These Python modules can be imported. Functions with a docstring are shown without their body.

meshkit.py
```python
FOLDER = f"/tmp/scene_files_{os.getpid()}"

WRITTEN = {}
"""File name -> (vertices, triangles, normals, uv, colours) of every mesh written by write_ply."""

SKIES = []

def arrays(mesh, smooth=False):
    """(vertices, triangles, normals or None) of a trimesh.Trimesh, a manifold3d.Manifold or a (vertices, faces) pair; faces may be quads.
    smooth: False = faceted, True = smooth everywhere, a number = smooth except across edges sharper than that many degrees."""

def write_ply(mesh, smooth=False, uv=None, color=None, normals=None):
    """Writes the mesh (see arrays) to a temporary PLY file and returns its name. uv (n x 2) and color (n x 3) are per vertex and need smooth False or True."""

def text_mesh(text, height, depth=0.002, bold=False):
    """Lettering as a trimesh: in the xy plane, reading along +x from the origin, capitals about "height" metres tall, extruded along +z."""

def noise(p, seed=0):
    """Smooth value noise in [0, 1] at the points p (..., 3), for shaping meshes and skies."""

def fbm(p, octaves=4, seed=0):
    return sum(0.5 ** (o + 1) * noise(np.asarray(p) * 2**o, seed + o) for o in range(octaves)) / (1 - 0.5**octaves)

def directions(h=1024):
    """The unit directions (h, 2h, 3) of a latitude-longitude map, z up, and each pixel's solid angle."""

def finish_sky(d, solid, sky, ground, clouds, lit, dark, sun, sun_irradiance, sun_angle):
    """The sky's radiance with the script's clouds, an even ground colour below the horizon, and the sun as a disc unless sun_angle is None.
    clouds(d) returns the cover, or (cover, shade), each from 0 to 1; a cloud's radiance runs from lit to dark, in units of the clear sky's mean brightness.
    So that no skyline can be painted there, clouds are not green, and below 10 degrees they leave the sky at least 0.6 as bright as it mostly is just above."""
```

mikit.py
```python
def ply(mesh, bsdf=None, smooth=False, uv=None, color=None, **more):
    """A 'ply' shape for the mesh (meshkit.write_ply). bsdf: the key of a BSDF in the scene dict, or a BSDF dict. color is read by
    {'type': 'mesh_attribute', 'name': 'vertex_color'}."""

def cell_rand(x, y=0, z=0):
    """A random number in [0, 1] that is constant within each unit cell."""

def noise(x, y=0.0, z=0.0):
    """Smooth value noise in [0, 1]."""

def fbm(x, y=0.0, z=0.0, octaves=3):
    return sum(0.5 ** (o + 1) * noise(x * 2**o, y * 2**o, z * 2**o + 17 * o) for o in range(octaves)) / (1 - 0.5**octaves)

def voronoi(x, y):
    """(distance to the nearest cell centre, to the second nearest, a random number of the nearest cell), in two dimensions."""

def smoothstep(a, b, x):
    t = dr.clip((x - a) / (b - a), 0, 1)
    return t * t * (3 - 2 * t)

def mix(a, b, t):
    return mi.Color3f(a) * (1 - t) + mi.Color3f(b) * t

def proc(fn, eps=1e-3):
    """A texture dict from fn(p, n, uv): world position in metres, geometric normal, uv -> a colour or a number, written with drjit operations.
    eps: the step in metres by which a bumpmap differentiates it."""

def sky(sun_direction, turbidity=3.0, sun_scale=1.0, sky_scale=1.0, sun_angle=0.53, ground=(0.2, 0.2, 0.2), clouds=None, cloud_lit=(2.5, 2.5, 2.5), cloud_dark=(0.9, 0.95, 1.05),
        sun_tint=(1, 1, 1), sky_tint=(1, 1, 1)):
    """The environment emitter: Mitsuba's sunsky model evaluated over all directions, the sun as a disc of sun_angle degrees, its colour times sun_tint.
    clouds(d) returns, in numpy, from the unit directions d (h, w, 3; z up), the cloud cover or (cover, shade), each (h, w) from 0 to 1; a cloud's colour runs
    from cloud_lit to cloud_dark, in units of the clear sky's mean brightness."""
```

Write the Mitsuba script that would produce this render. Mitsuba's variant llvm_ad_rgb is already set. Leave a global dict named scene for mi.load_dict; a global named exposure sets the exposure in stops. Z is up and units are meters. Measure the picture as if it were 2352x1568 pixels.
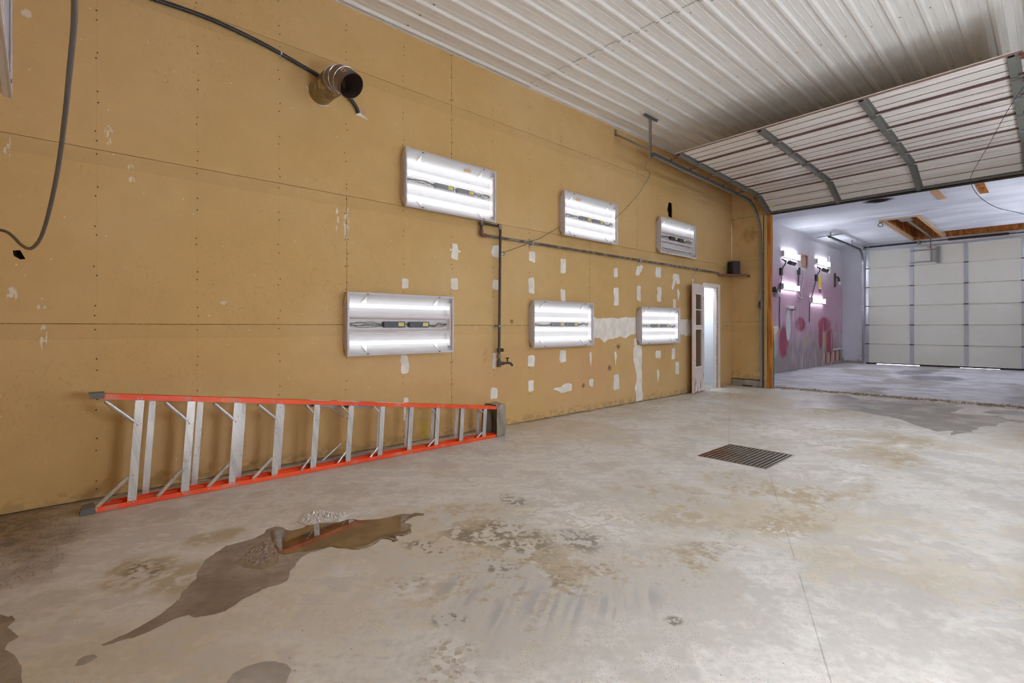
import math, numpy as np, trimesh, drjit as dr, mitsuba as mi, mikit
import shapely
from shapely.geometry import Polygon, box as sbox, LineString
from shapely.ops import unary_union
from scipy.spatial import Delaunay
from mikit import noise, fbm, voronoi, cell_rand, smoothstep, mix, proc
import meshkit
T = mi.ScalarTransform4f
scene, labels = {}, {}
rng = np.random.default_rng(7)

# ------------------------------------------------------------------ camera
TH = math.atan(1249 / 1162.0)
CAM = [4.565, 0.0, 1.197]
DIR = [-math.sin(TH), math.cos(TH), 0.0]
scene['camera'] = {'type': 'perspective', 'fov': 2 * math.degrees(math.atan(1176 / 1162.0)), 'fov_axis': 'x',
                   'principal_point_offset_y': 33 / 1568.0, 'near_clip': 0.03, 'far_clip': 200.0,
                   'to_world': T().look_at(origin=CAM, target=[CAM[i] + DIR[i] for i in range(3)], up=[0, 0, 1])}
# ------------------------------------------------------------------ light
# daylight outside (seen only under the far garage door); fluorescent tubes inside, each tube in its fixture
scene['sky'] = {'type': 'constant', 'radiance': {'type': 'rgb', 'value': [9.0, 9.6, 10.5]}, 'sampling_weight': 0.03}
TUBE_LEFT = [1.85, 1.95, 2.1]        # tubes of the left wall lights, dimmed so their reflectors keep tone
TUBE = [30.0, 34.0, 38.5]         # unseen wall lights opposite, strength chosen to light the left wall
TUBE_FAR = [27.0, 28.8, 31.5]     # cooler tubes of the far bay
exposure = -0.14

# ------------------------------------------------------------------ materials
def lin(*c):
    return [(v / 255 / 12.92 if v <= 10 else ((v / 255 + 0.055) / 1.055) ** 2.4) for v in c]
def C(*c): return {'type': 'rgb', 'value': lin(*c)}
def V(*c): return mi.Color3f(*lin(*c))
def diffuse(key, tex): scene[key] = {'type': 'twosided', 'bsdf': {'type': 'diffuse', 'reflectance': tex}}
def prin(key, tex, rough=0.5, metal=0.0, spec=0.5, **k):
    scene[key] = {'type': 'twosided', 'bsdf': {'type': 'principled', 'base_color': tex, 'roughness': rough, 'metallic': metal, 'specular': spec, **k}}

def specks(x, y, f, dens, size, seed=0.0):
    d, _, r = voronoi(x * f + seed, y * f + seed)
    return dr.select(r < dens, 1 - smoothstep(size * 0.6, size, d), 0.0)
def yellow(a, z):
    n = fbm(a * 0.9, z * 0.9, 3.0, 3); f = fbm(a * 9, z * 9, 5.0, 3); g = noise(a * 160, z * 160)
    c = mix(V(203, 168, 114), V(209, 176, 126), smoothstep(0.3, 0.7, n))
    c = c * (0.95 + 0.07 * f + 0.03 * g)
    # board faces: tapered edge strip left under every horizontal joint
    zz = z - 1.2192 * dr.floor(z / 1.2192 + 0.0001)
    strip = smoothstep(1.115, 1.122, zz) * (1 - smoothstep(1.2150, 1.2185, zz))
    c = c * (1 - 0.05 * strip - 0.10 * smoothstep(1.113, 1.116, zz) * (1 - smoothstep(1.1175, 1.121, zz)))
    # thin stud lines pencilled on the board
    t = (a - 0.283) / 0.6096; e = dr.abs(t - dr.round(t)) * 0.6096
    c = c * (1 - 0.07 * (1 - smoothstep(0.001, 0.003, e)) * smoothstep(0.35, 0.6, fbm(a * 3, z * 1.3, 8.0, 2)))
    # dirt specks, scuffs
    low = smoothstep(0.45, 0.75, fbm(a * 1.3, z * 1.3, 11.0, 3))
    s = dr.maximum(specks(a, z, 26.0, 0.06, 0.07), specks(a, z, 60.0, 0.14, 0.14, 3.7) * low)
    sc = smoothstep(0.74, 0.80, fbm(a * 70, z * 45, 21.0, 2)) * low
    c = mix(c, V(110, 82, 48), dr.clip(0.55 * s + 0.14 * sc, 0, 1))
    return c
def fn_yellow_x(p, n, uv):
    a, z = p.y, p.z
    c = yellow(a, z)
    # pinkish overspray left on the boards low between the lamps
    m = dr.exp(-(dr.square((a - 5.3) / 1.7) + dr.square((z - 0.55) / 0.5))) * smoothstep(0.25, 0.65, fbm(a * 2, z * 2, 1.0, 4))
    c = mix(c, V(205, 160, 118), 0.75 * m)
    # chalk and paint chips
    w = specks(a, z, 9.0, 0.16, 0.06, 9.0) * smoothstep(0.45, 0.55, noise(a * 90, z * 60))
    c = mix(c, V(232, 226, 214), 0.8 * w)
    mk = mi.Float(0)   # rubbed white scuffs
    for cy, cz, ry, rz in [(.35, 2.55, .03, .07), (.48, 2.35, .025, .03), (.48, 2.26, .02, .03), (.01, 1.13, .02, .09), (-.01, 1.33, .04, .015), (-.14, 1.40, .03, .06), (1.09, 1.39, .04, .02), (-.16, 2.35, .02, .09), (-.07, 3.24, .03, .03), (2.11, 2.19, .03, .2), (2.02, 2.2, .02, .12)]:
        mk = dr.maximum(mk, dr.exp(-(dr.square((a - cy) / ry) + dr.square((z - cz) / rz))))
    c = mix(c, V(230, 222, 206), 0.85 * smoothstep(0.3, 0.6, mk) * smoothstep(0.52, 0.62, fbm(a * 70, z * 25, 14.0, 2)))
    bk = mi.Float(0)   # burnt and greasy marks
    for cy, cz, rr in [(6.47, .90, .05), (6.25, .58, .05), (5.63, .37, .035), (4.24, 1.27, .03)]:
        bk = dr.maximum(bk, dr.exp(-(dr.square((a - cy) / rr) + dr.square((z - cz) / rr))))
    c = mix(c, V(104, 76, 44), 0.8 * smoothstep(0.15, 0.9, bk * (0.5 + fbm(a * 30, z * 30, 3.0, 3))))
    c = mix(c, V(176, 92, 66), 0.6 * dr.exp(-(dr.square((a - 3.82) / .03) + dr.square((z - .86) / .07))) * smoothstep(0.3, 0.6, fbm(a * 30, z * 20, 5.0, 2)))
    y2 = dr.exp(-(dr.square((a - 2.98) / 0.07) + dr.square((z - 0.15) / 0.16))) * smoothstep(0.3, 0.6, fbm(a * 9, z * 9, 4.0, 3))
    c = mix(c, V(196, 172, 62), 0.8 * y2)
    # bottom edge: grime with a ragged upper outline
    g = (1 - smoothstep(0.02, 0.10, z - 0.05 * fbm(a * 6, z * 2, 2.0, 3))) * smoothstep(0.35, 0.6, fbm(a * 20, z * 30, 6.0, 3))
    return mix(c, V(120, 100, 66), 0.3 * g)
def fn_yellow_y(p, n, uv):
    a, z = p.x, p.z
    c = yellow(a + 0.07, z)
    g = (1 - smoothstep(0.14, 0.42, z - 0.1 * fbm(a * 6, z * 6, 2.0, 3))) * smoothstep(0.5, 0.6, fbm(a * 20, z * 20, 6.0, 3))
    c = mix(c, V(110, 88, 50), 0.3 * g)
    t = smoothstep(0.52, 0.72, fbm(a * 3.5, z * 3.0, 31.0, 5)) * smoothstep(2.95, 3.1, z + 0.2 * fbm(a * 9, z * 9, 3.0, 2))
    return mix(c, V(120, 84, 26), 0.5 * t)
diffuse('m_yellow', proc(fn_yellow_x)); diffuse('m_yellow_end', proc(fn_yellow_y))
diffuse('m_gap', C(70, 55, 38)); diffuse('m_dark', C(26, 22, 22)); diffuse('m_screw', C(58, 47, 38))
def fn_plaster(p, n, uv):
    f = fbm(p.y * 14, p.z * 9, 2.0, 3)
    return mix(V(230, 223, 212), V(243, 238, 230), smoothstep(0.3, 0.7, f))
diffuse('m_plaster', proc(fn_plaster))

# floor -----------------------------------------------------------
TREAD = [(2.85, 1.71, .16, .10), (2.98, 1.74, .14, .13), (3.02, 1.98, .15, .18), (2.80, 1.84, .12, .08), (3.11, 1.74, .10, .14), (2.46, 1.24, .10, .07),
         (2.88, 1.33, .10, .12), (3.08, 1.02, .12, .12), (3.29, 2.58, .10, .12), (3.35, 2.46, .08, .10), (3.37, 2.72, .09, .10), (2.62, 1.55, .12, .08), (2.20, 1.32, .12, .07)]
TAN = [(3.26, 6.6, .55, .5), (3.47, 5.78, .22, .5), (3.61, 4.39, .13, .3), (3.42, 3.97, .25, .35), (3.42, 3.3, .2, .3), (3.0, 3.93, .4, .3), (.68, 9.17, .6, .9),
       (2.28, 8.2, .7, .5), (3.6, 5.63, .25, .4), (1.49, .48, .12, .10), (1.42, .38, .12, .12), (1.61, .31, .12, .12), (1.32, .75, .12, .14), (2.45, 1.7, .35, .35), (2.1, 2.0, .35, .3),
       (2.9, 1.45, .4, .3), (3.2, 2.3, .3, .4), (2.6, 1.95, .7, .5), (3.0, 2.0, .4, .4), (1.75, .55, .25, .2), (2.75, 3.1, .5, .5)]
DARK = [(2.69, 1.6, .10, .06), (2.32, 1.8, .14, .09), (2.86, 1.17, .06, .05), (1.995, 2.37, .12, .08), (2.95, 1.79, .06, .08), (3.48, 1.84, .03, .025), (2.27, 1.53, .10, .07), (2.5, 1.95, .25, .2), (2.75, 2.25, .14, .12),
        (2.37, 1.89, .05, .14), (1.5, .42, .10, .07)]
WHITE = [(3.12, 6.35, .3, .28), (2.8, 6.87, .35, .4), (2.91, 5.84, .3, .35), (3.28, 7.5, .22, .25), (2.41, 6.2, .4, .4), (3.42, 5.17, .13, .3), (3.54, 4.56, .07, .22), (3.5, 3.12, .12, .14),
         (3.48, 6.36, .08, .35), (2.6, 2.5, .45, .4), (1.5, .75, .06, .12)]
SMEAR = [(2.956, 1.533, .035, .17), (3.03, 1.56, .04, .16), (3.10, 1.60, .04, .16), (3.182, 1.66, .045, .15), (3.269, 1.80, .06, .12), (2.99, 1.37, .03, .12), (2.774, 1.395, .03, .12), (2.643, 1.377, .03, .1), (3.336, 1.96, .05, .1)]
FOOT = [(3.204, 4.46), (3.517, 3.592), (3.273, 3.964), (3.246, 3.501), (3.384, 4.016), (3.441, 3.908), (3.43, 3.315), (3.313, 2.917), (2.784, 4.178), (2.494, 4.236), (3.242, 5.073)]
def blobs(x, y, L, ang=0.0):
    ca, sa = math.cos(ang), math.sin(ang); m = mi.Float(0)
    for cx, cy, rx, ry in L:
        u, v = (x - cx) * ca + (y - cy) * sa, -(x - cx) * sa + (y - cy) * ca
        m = dr.maximum(m, dr.exp(-(dr.square(u / rx) + dr.square(v / ry))))
    return m
def seg(x, y, ax, ay, bx, by):
    dx, dy = bx - ax, by - ay
    t = dr.clip(((x - ax) * dx + (y - ay) * dy) / (dx * dx + dy * dy), 0, 1)
    return dr.sqrt(dr.square(x - ax - t * dx) + dr.square(y - ay - t * dy))
def fn_floor(p, n, uv):
    x, y = p.x, p.y
    wx, wy = x + 0.25 * (fbm(x * 2, y * 2, 40.0, 3) - 0.5), y + 0.25 * (fbm(x * 2, y * 2, 50.0, 3) - 0.5)
    n1 = fbm(wx * 0.9, wy * 0.9, 1.0, 4); n2 = fbm(wx * 3.1, wy * 3.1, 2.0, 4); n3 = fbm(x * 14, y * 14, 3.0, 3)
    # trowel and broom streaks
    u, v = x * 0.68 + y * 0.73, -x * 0.73 + y * 0.68
    st = fbm(u * 3.0, v * 26.0, 4.0, 3)
    g = noise(x * 210, y * 210); n4 = fbm(x * 47, y * 47, 12.0, 3)
    c = mix(V(186, 181, 174), V(208, 205, 200), smoothstep(0.36, 0.62, 0.6 * n2 + 0.25 * n3 + 0.15 * n4))
    c = mix(c, V(186, 173, 150), 0.6 * smoothstep(0.5, 0.62, 0.7 * n1 + 0.2 * n3 + 0.1 * n4))
    c = mix(c, V(176, 172, 170), 0.5 * smoothstep(0.53, 0.63, n2 * 0.5 + st * 0.2 + n3 * 0.3))
    c = c * (0.91 + 0.05 * n3 + 0.06 * n4 + 0.03 * g + 0.02 * st)
    c = mix(c, V(164, 146, 114), 0.8 * smoothstep(0.10, 0.75, blobs(wx, wy, TAN)) * smoothstep(0.40, 0.60, n2 * 0.4 + n3 * 0.3 + n4 * 0.3))
    c = mix(c, V(222, 220, 218), 0.85 * blobs(wx, wy, WHITE) * smoothstep(0.46, 0.56, 0.2 * st + 0.45 * n3 + 0.35 * n4))
    dk = smoothstep(0.05, 0.6, blobs(wx, wy, DARK)) * smoothstep(0.46, 0.58, 0.4 * n3 + 0.6 * n4)
    c = mix(c, V(108, 100, 86), 0.75 * dk)
    # grit: fine specks, denser where the trucks stand
    dens = blobs(x, y, [(2.75, 2.0, 1.0, 1.0), (3.4, 1.6, .7, .7), (3.6, 2.6, .5, .6), (1.5, .45, .4, .3)])
    sp = dr.maximum(specks(x, y, 22.0, (0.02 + 0.12 * dens) * smoothstep(0.45, 0.62, n2), 0.09), specks(x, y, 80.0, 0.6 * dens * smoothstep(0.45, 0.6, n3), 0.16, 5.0))
    c = mix(c, V(92, 80, 66), 0.65 * sp)
    # tyre tread prints
    tb = dr.clip(blobs(wx, wy, TREAD) * 1.5, 0, 1)
    d1, d2, r = voronoi(u * 30 + 0.8 * n2, v * 38 + 0.8 * n3)
    tr = smoothstep(0.06, 0.14, d2 - d1) * smoothstep(0.2, 0.7, tb * (0.3 + 1.2 * n2)) * smoothstep(0.2, 0.8, r) * (0.5 + 0.5 * smoothstep(0.4, 0.55, n4))
    c = mix(c, V(146, 130, 106), 0.7 * tr * smoothstep(0.36, 0.52, 0.7 * n2 + 0.3 * n3))
    # grey rubber smears
    sm = blobs(wx * 0.4 + x * 0.6, wy * 0.4 + y * 0.6, SMEAR, 0.55) * smoothstep(0.30, 0.6, fbm((x * 0.85 + y * 0.52) * 40, (y * 0.85 - x * 0.52) * 4, 7.0, 3))
    c = mix(c, V(158, 156, 158), 0.65 * dr.clip(sm * 1.2, 0, 1))
    # boot prints
    fm = smoothstep(0.45, 0.6, blobs(wx, wy, [(a, b, .09, .14) for a, b in FOOT]))
    c = mix(c, V(160, 146, 128), 0.5 * fm * smoothstep(0.42, 0.6, fbm(x * 60, y * 26, 6.0, 2)) * smoothstep(0.4, 0.55, n4))
    # dirt heaped and trodden into the near corner
    dc = 1 - smoothstep(0.30, 1.1, dr.sqrt(dr.square(x * 0.66) + dr.square((y + 0.2) * 2.0)) + 0.7 * (fbm(x * 4, y * 4, 9.0, 4) - 0.5))
    c = mix(c, mix(V(92, 74, 54), V(132, 110, 84), smoothstep(0.35, 0.65, fbm(x * 30, y * 30, 2.0, 3))), 0.85 * dc)
    c = mix(c, V(58, 44, 34), 0.8 * specks(x, y, 45.0, 0.30, 0.2, 2.0) * smoothstep(0.05, 0.4, dc))
    c = mix(c, V(230, 224, 214), 0.9 * specks(x, y, 24.0, 0.10, 0.08, 8.0) * smoothstep(0.2, 0.6, dc))
    # dust line along the wall foot
    wl = (1 - smoothstep(0.03, 0.10, x + 0.06 * (n3 - 0.5))) * smoothstep(-1.0, 0.0, 10.4 - y)
    c = mix(c, V(120, 104, 84), 0.6 * wl * smoothstep(0.3, 0.5, fbm(x * 25, y * 12, 3.0, 3)))
    # threshold between the bays: earth, sawdust
    th = dr.exp(-dr.square((y - 10.68 - 0.12 * (fbm(x * 3, y * 3, 6.0, 3) - 0.5)) / 0.20))
    c = mix(c, mix(V(104, 86, 66), V(150, 130, 104), n3), 0.95 * dr.clip(th * 1.4, 0, 1) * smoothstep(0.33, 0.55, fbm(x * 9, y * 5, 13.0, 3)))
    # far bay: greyer, oil stained concrete
    fb = smoothstep(10.6, 10.9, y)
    cf = mix(V(176, 175, 180), V(206, 205, 209), smoothstep(0.35, 0.65, n2 * 0.6 + n3 * 0.25 + st * 0.15))
    cf = mix(cf, V(140, 132, 120), 0.6 * smoothstep(0.52, 0.66, fbm(x * 0.9, y * 0.5, 15.0, 4)))
    oil = smoothstep(0.35, 0.7, blobs(wx, wy, [(2.0, 16.9, .45, 1.2), (2.6, 15.3, .6, 1.0), (2.2, 17.8, .3, .5)]) + 0.5 * (n2 - 0.5))
    cf = mix(cf, V(74, 72, 78), 0.75 * oil * smoothstep(0.25, 0.55, 0.5 * st + 0.5 * n2))
    c = mix(c, cf, fb * (1 - 0.8 * dr.clip(th, 0, 1)))
    # sawn creases running from the drain
    d = dr.minimum(dr.minimum(seg(x, y, 2.93, 4.45, 4.86, 0.136), seg(x, y, 2.28, 5.16, 0.3, 9.7)), seg(x, y, 2.92, 5.18, 4.4, 9.3))
    c = c * (1 - 0.30 * (1 - smoothstep(0.001, 0.004, d)) * smoothstep(0.3, 0.5, fbm(x * 5, y * 5, 22.0, 2)))
    return c
def fn_floor_rough(p, n, uv):
    return 0.52 + 0.2 * (fbm(p.x * 3, p.y * 3, 2.0, 3) - 0.5)
scene['m_floor'] = {'type': 'principled', 'base_color': proc(fn_floor), 'roughness': proc(fn_floor_rough), 'specular': 0.35}
diffuse('m_concrete', proc(lambda p, n, uv: mix(V(120, 112, 100), V(180, 174, 166), fbm(p.x * 12 + p.y * 12, p.z * 16, 2.0, 4))))
def fn_damp(p, n, uv):
    f = fbm(p.x * 5, p.y * 5, 1.0, 4); g = fbm(p.x * 40, p.y * 40, 2.0, 3)
    return mix(V(112, 100, 88), V(136, 126, 115), smoothstep(0.3, 0.7, f)) * (0.82 + 0.3 * g)
prin('m_damp', proc(fn_damp), 0.30, 0.0, 0.45)
prin('m_damp_dull', proc(lambda p, n, uv: mix(V(140, 134, 128), V(164, 158, 152), smoothstep(0.35, 0.65, fbm(p.x * 4, p.y * 4, 1.0, 4))) * (0.85 + 0.25 * fbm(p.x * 40, p.y * 40, 2.0, 3))), 0.33, 0.0, 0.45)
def fn_mud(p, n, uv):
    return mix(V(84, 66, 44), V(112, 90, 62), smoothstep(0.3, 0.7, fbm(p.x * 9, p.y * 9, 3.0, 4)))
scene['m_water'] = {'type': 'plastic', 'diffuse_reflectance': proc(fn_mud), 'int_ior': 1.8}
prin('m_grit', C(120, 106, 92), 0.1, 0.0, 0.7)
prin('m_slush', C(196, 194, 192), 0.06, 0.15, 1.0)

# metals, paints ---------------------------------------------------
def fn_ceiling(p, n, uv):
    f = fbm(p.x * 14, p.y * 0.5, 1.0, 3)
    c = mix(V(218, 215, 210), V(223, 221, 216), f)
    k = smoothstep(0.58, 0.70, fbm(p.x * 40, p.y * 1.2, 8.0, 3))
    return mix(c, V(200, 190, 176), 0.12 * k)
prin('m_ceiling', proc(fn_ceiling), 0.45, 0.0, 0.4)
prin('m_white', C(232, 228, 226), 0.35, 0.0, 0.4)
prin('m_reflector', C(196, 193, 192), 0.3, 0.0, 0.4)
prin('m_lampgrey', C(196, 190, 194), 0.3, 0.0, 0.4)
diffuse('m_tube_lit', C(235, 235, 235)); prin('m_tube_off', C(214, 204, 206), 0.2, 0.0, 0.5)
prin('m_ballast_dark', C(72, 72, 78), 0.45, 0.2); prin('m_ballast', C(138, 138, 140), 0.45, 0.3); prin('m_ballast_tag', C(214, 200, 120), 0.5)
prin('m_black', C(24, 23, 24), 0.45); prin('m_rubber', C(34, 33, 34), 0.4); prin('m_wire', C(88, 80, 74), 0.5)
prin('m_greycable', C(86, 86, 90), 0.4)
prin('m_galv', C(150, 152, 154), 0.38, 0.85); prin('m_track', C(140, 138, 134), 0.42, 0.7)
def fn_alu(p, n, uv):
    f = fbm(p.x * 60, p.z * 8 + p.y * 30, 1.0, 3)
    c = mix(V(206, 204, 202), V(190, 187, 184), smoothstep(0.35, 0.7, f))
    return mix(c, V(140, 126, 112), 0.35 * smoothstep(0.70, 0.80, fbm(p.x * 40 + p.y * 70, p.z * 55, 5.0, 3)))
prin('m_alu', proc(fn_alu), 0.36, 0.55, 0.5)
def fn_orange(p, n, uv):
    f = fbm(p.x * 30, p.y * 5, 2.0, 3)
    c = mix(V(240, 84, 32), V(226, 72, 30), smoothstep(0.3, 0.7, f))
    return mix(c, V(196, 140, 120), 0.5 * smoothstep(0.62, 0.72, fbm(p.x * 50, p.y * 12, 7.0, 3)))
prin('m_orange', proc(fn_orange), 0.38, 0.0, 0.45)
prin('m_foot', C(96, 94, 92), 0.6); prin('m_rivet', C(210, 208, 206), 0.3, 0.6)
def fn_bag(p, n, uv): return mix(V(112, 104, 90), V(160, 152, 136), fbm(p.x * 25, p.z * 8 + p.y * 20, 2.0, 4))
prin('m_bag', proc(fn_bag), 0.45, 0.0, 0.5)
prin('m_sticker', C(226, 220, 214), 0.4)
def fn_pipe(p, n, uv): return mix(V(92, 84, 80), V(140, 134, 130), smoothstep(0.4, 0.65, fbm(p.y * 14, p.z * 14, p.x * 14, 3)))
prin('m_pipe', proc(fn_pipe), 0.42, 0.5)
prin('m_pipe_dark', C(66, 56, 52), 0.5, 0.3)
def fn_duct(p, n, uv):
    f = fbm(p.y * 9, p.z * 9, p.x * 9, 4)
    c = mix(V(112, 94, 88), V(136, 122, 92), smoothstep(0.4, 0.6, f))
    return mix(c, V(168, 156, 120), smoothstep(0.6, 0.7, fbm(p.y * 16, p.z * 16, p.x * 16 + 5, 3)))
prin('m_duct', proc(fn_duct), 0.32, 0.7); prin('m_elbow', C(126, 110, 106), 0.3, 0.7); prin('m_bright', C(220, 222, 226), 0.2, 0.9)
def fn_doorskin(p, n, uv):
    f = fbm(p.x * 0.7, p.y * 6, 2.0, 3); g = fbm(p.x * 1.5, p.y * 55, 3.0, 3)
    c = mix(V(206, 200, 190), V(226, 222, 216), smoothstep(0.3, 0.7, f * 0.5 + g * 0.5))
    return mix(c, V(190, 160, 145), 0.35 * smoothstep(0.6, 0.72, fbm(p.x * 1.2, p.y * 30, 9.0, 3)))
prin('m_doorskin', proc(fn_doorskin), 0.4, 0.0, 0.4)
prin('m_brownrib', C(126, 98, 92), 0.5); prin('m_brownlip', C(92, 66, 60), 0.5)
prin('m_stile', C(112, 112, 104), 0.45, 0.4); prin('m_rust', C(104, 66, 54), 0.6)
def fn_wood(p, n, uv):
    f = fbm(p.x * 30 + p.y * 30, p.z * 3, 1.0, 3)
    return mix(V(172, 106, 48), V(206, 140, 74), smoothstep(0.3, 0.7, f))
diffuse('m_wood', proc(fn_wood))
def fn_osb(p, n, uv):
    d1, d2, r = voronoi(p.x * 16, p.y * 7 + p.z * 7)
    return mix(V(126, 78, 44), V(176, 118, 68), r) * (0.8 + 0.4 * fbm(p.x * 20, p.y * 20, p.z * 20, 2))
diffuse('m_osb', proc(fn_osb)); diffuse('m_osb_pale', C(196, 158, 128)); diffuse('m_pine', C(196, 168, 138))
prin('m_shelf', C(128, 84, 58), 0.5); prin('m_speaker', C(44, 30, 38), 0.6)
def fn_stormdoor(p, n, uv):
    c = mix(V(216, 204, 204), V(228, 218, 216), fbm(p.y * 6, p.z * 6, 2.0, 3))
    w = smoothstep(0.50, 0.62, fbm(p.y * 18, p.z * 11, 5.0, 4)) * (1 - smoothstep(0.10, 0.34, p.z))
    return mix(c, V(124, 96, 72), 0.8 * w)
prin('m_stormdoor', proc(fn_stormdoor), 0.4)
scene['m_pane'] = {'type': 'thindielectric'}
diffuse('m_annex', C(226, 232, 240)); diffuse('m_edge', proc(lambda p, n, uv: mix(V(150, 110, 80), V(200, 180, 160), noise(p.z * 60, p.y * 60, 3.0))))
def fn_purple(p, n, uv):
    a, z = p.y, p.z
    f = fbm(a * 1.2, z * 1.2, 1.0, 4); g = fbm(a * 6, z * 3, 2.0, 4)
    pk = dr.exp(-dr.square((z - 1.75) / 1.15)) * smoothstep(0.15, 0.6, f + 0.25)
    c = mix(V(208, 206, 211), V(186, 146, 166), 0.85 * dr.clip(pk * 1.4, 0, 1))
    gr = (1 - smoothstep(0.30, 1.55, z + 0.9 * (g - 0.5)))
    c = mix(c, V(136, 122, 122), 0.85 * gr)
    rd = mi.Float(0)
    for cy, cz, ry, rz in [(14.42, .80, .42, .55), (15.75, 1.28, .5, .24), (17.9, 1.28, .75, .28), (18.4, .72, .5, .55), (17.5, .9, .25, .5)]:
        rd = dr.maximum(rd, dr.exp(-(dr.square((a - cy) / ry) + dr.square((z - cz) / rz)) * 1.4))
    c = mix(c, V(146, 60, 82), 0.85 * smoothstep(0.22, 0.6, rd + 0.3 * (g - 0.5)))
    yl = dr.maximum(dr.exp(-(dr.square((a - 17.95) / .16) + dr.square((z - .75) / .3))), 0.6 * dr.exp(-(dr.square((a - 16.2) / .3) + dr.square((z - .8) / .25))))
    c = mix(c, V(176, 158, 84), 0.7 * smoothstep(0.3, 0.8, yl + 0.3 * (g - 0.5)))
    dr_ = smoothstep(0.56, 0.68, fbm(a * 9, z * 1.3, 6.0, 3)) * (1 - smoothstep(0.9, 1.9, z))
    c = mix(c, V(206, 200, 204), 0.3 * dr_)
    return c * (0.93 + 0.1 * fbm(a * 14, z * 14, 7.0, 3))
diffuse('m_purple', proc(fn_purple))
def fn_farwall(p, n, uv):
    f = fbm(p.x * 2 + p.y, p.z * 2, 1.0, 4)
    c = mix(V(198, 198, 204), V(214, 214, 220), f)
    g = smoothstep(0.55, 0.7, fbm(p.x * 9, p.z * 9, 4.0, 4)) * (1 - smoothstep(0.1, 0.5, p.z))
    return mix(c, V(120, 112, 106), 0.6 * g)
diffuse('m_farwall', proc(fn_farwall))
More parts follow.
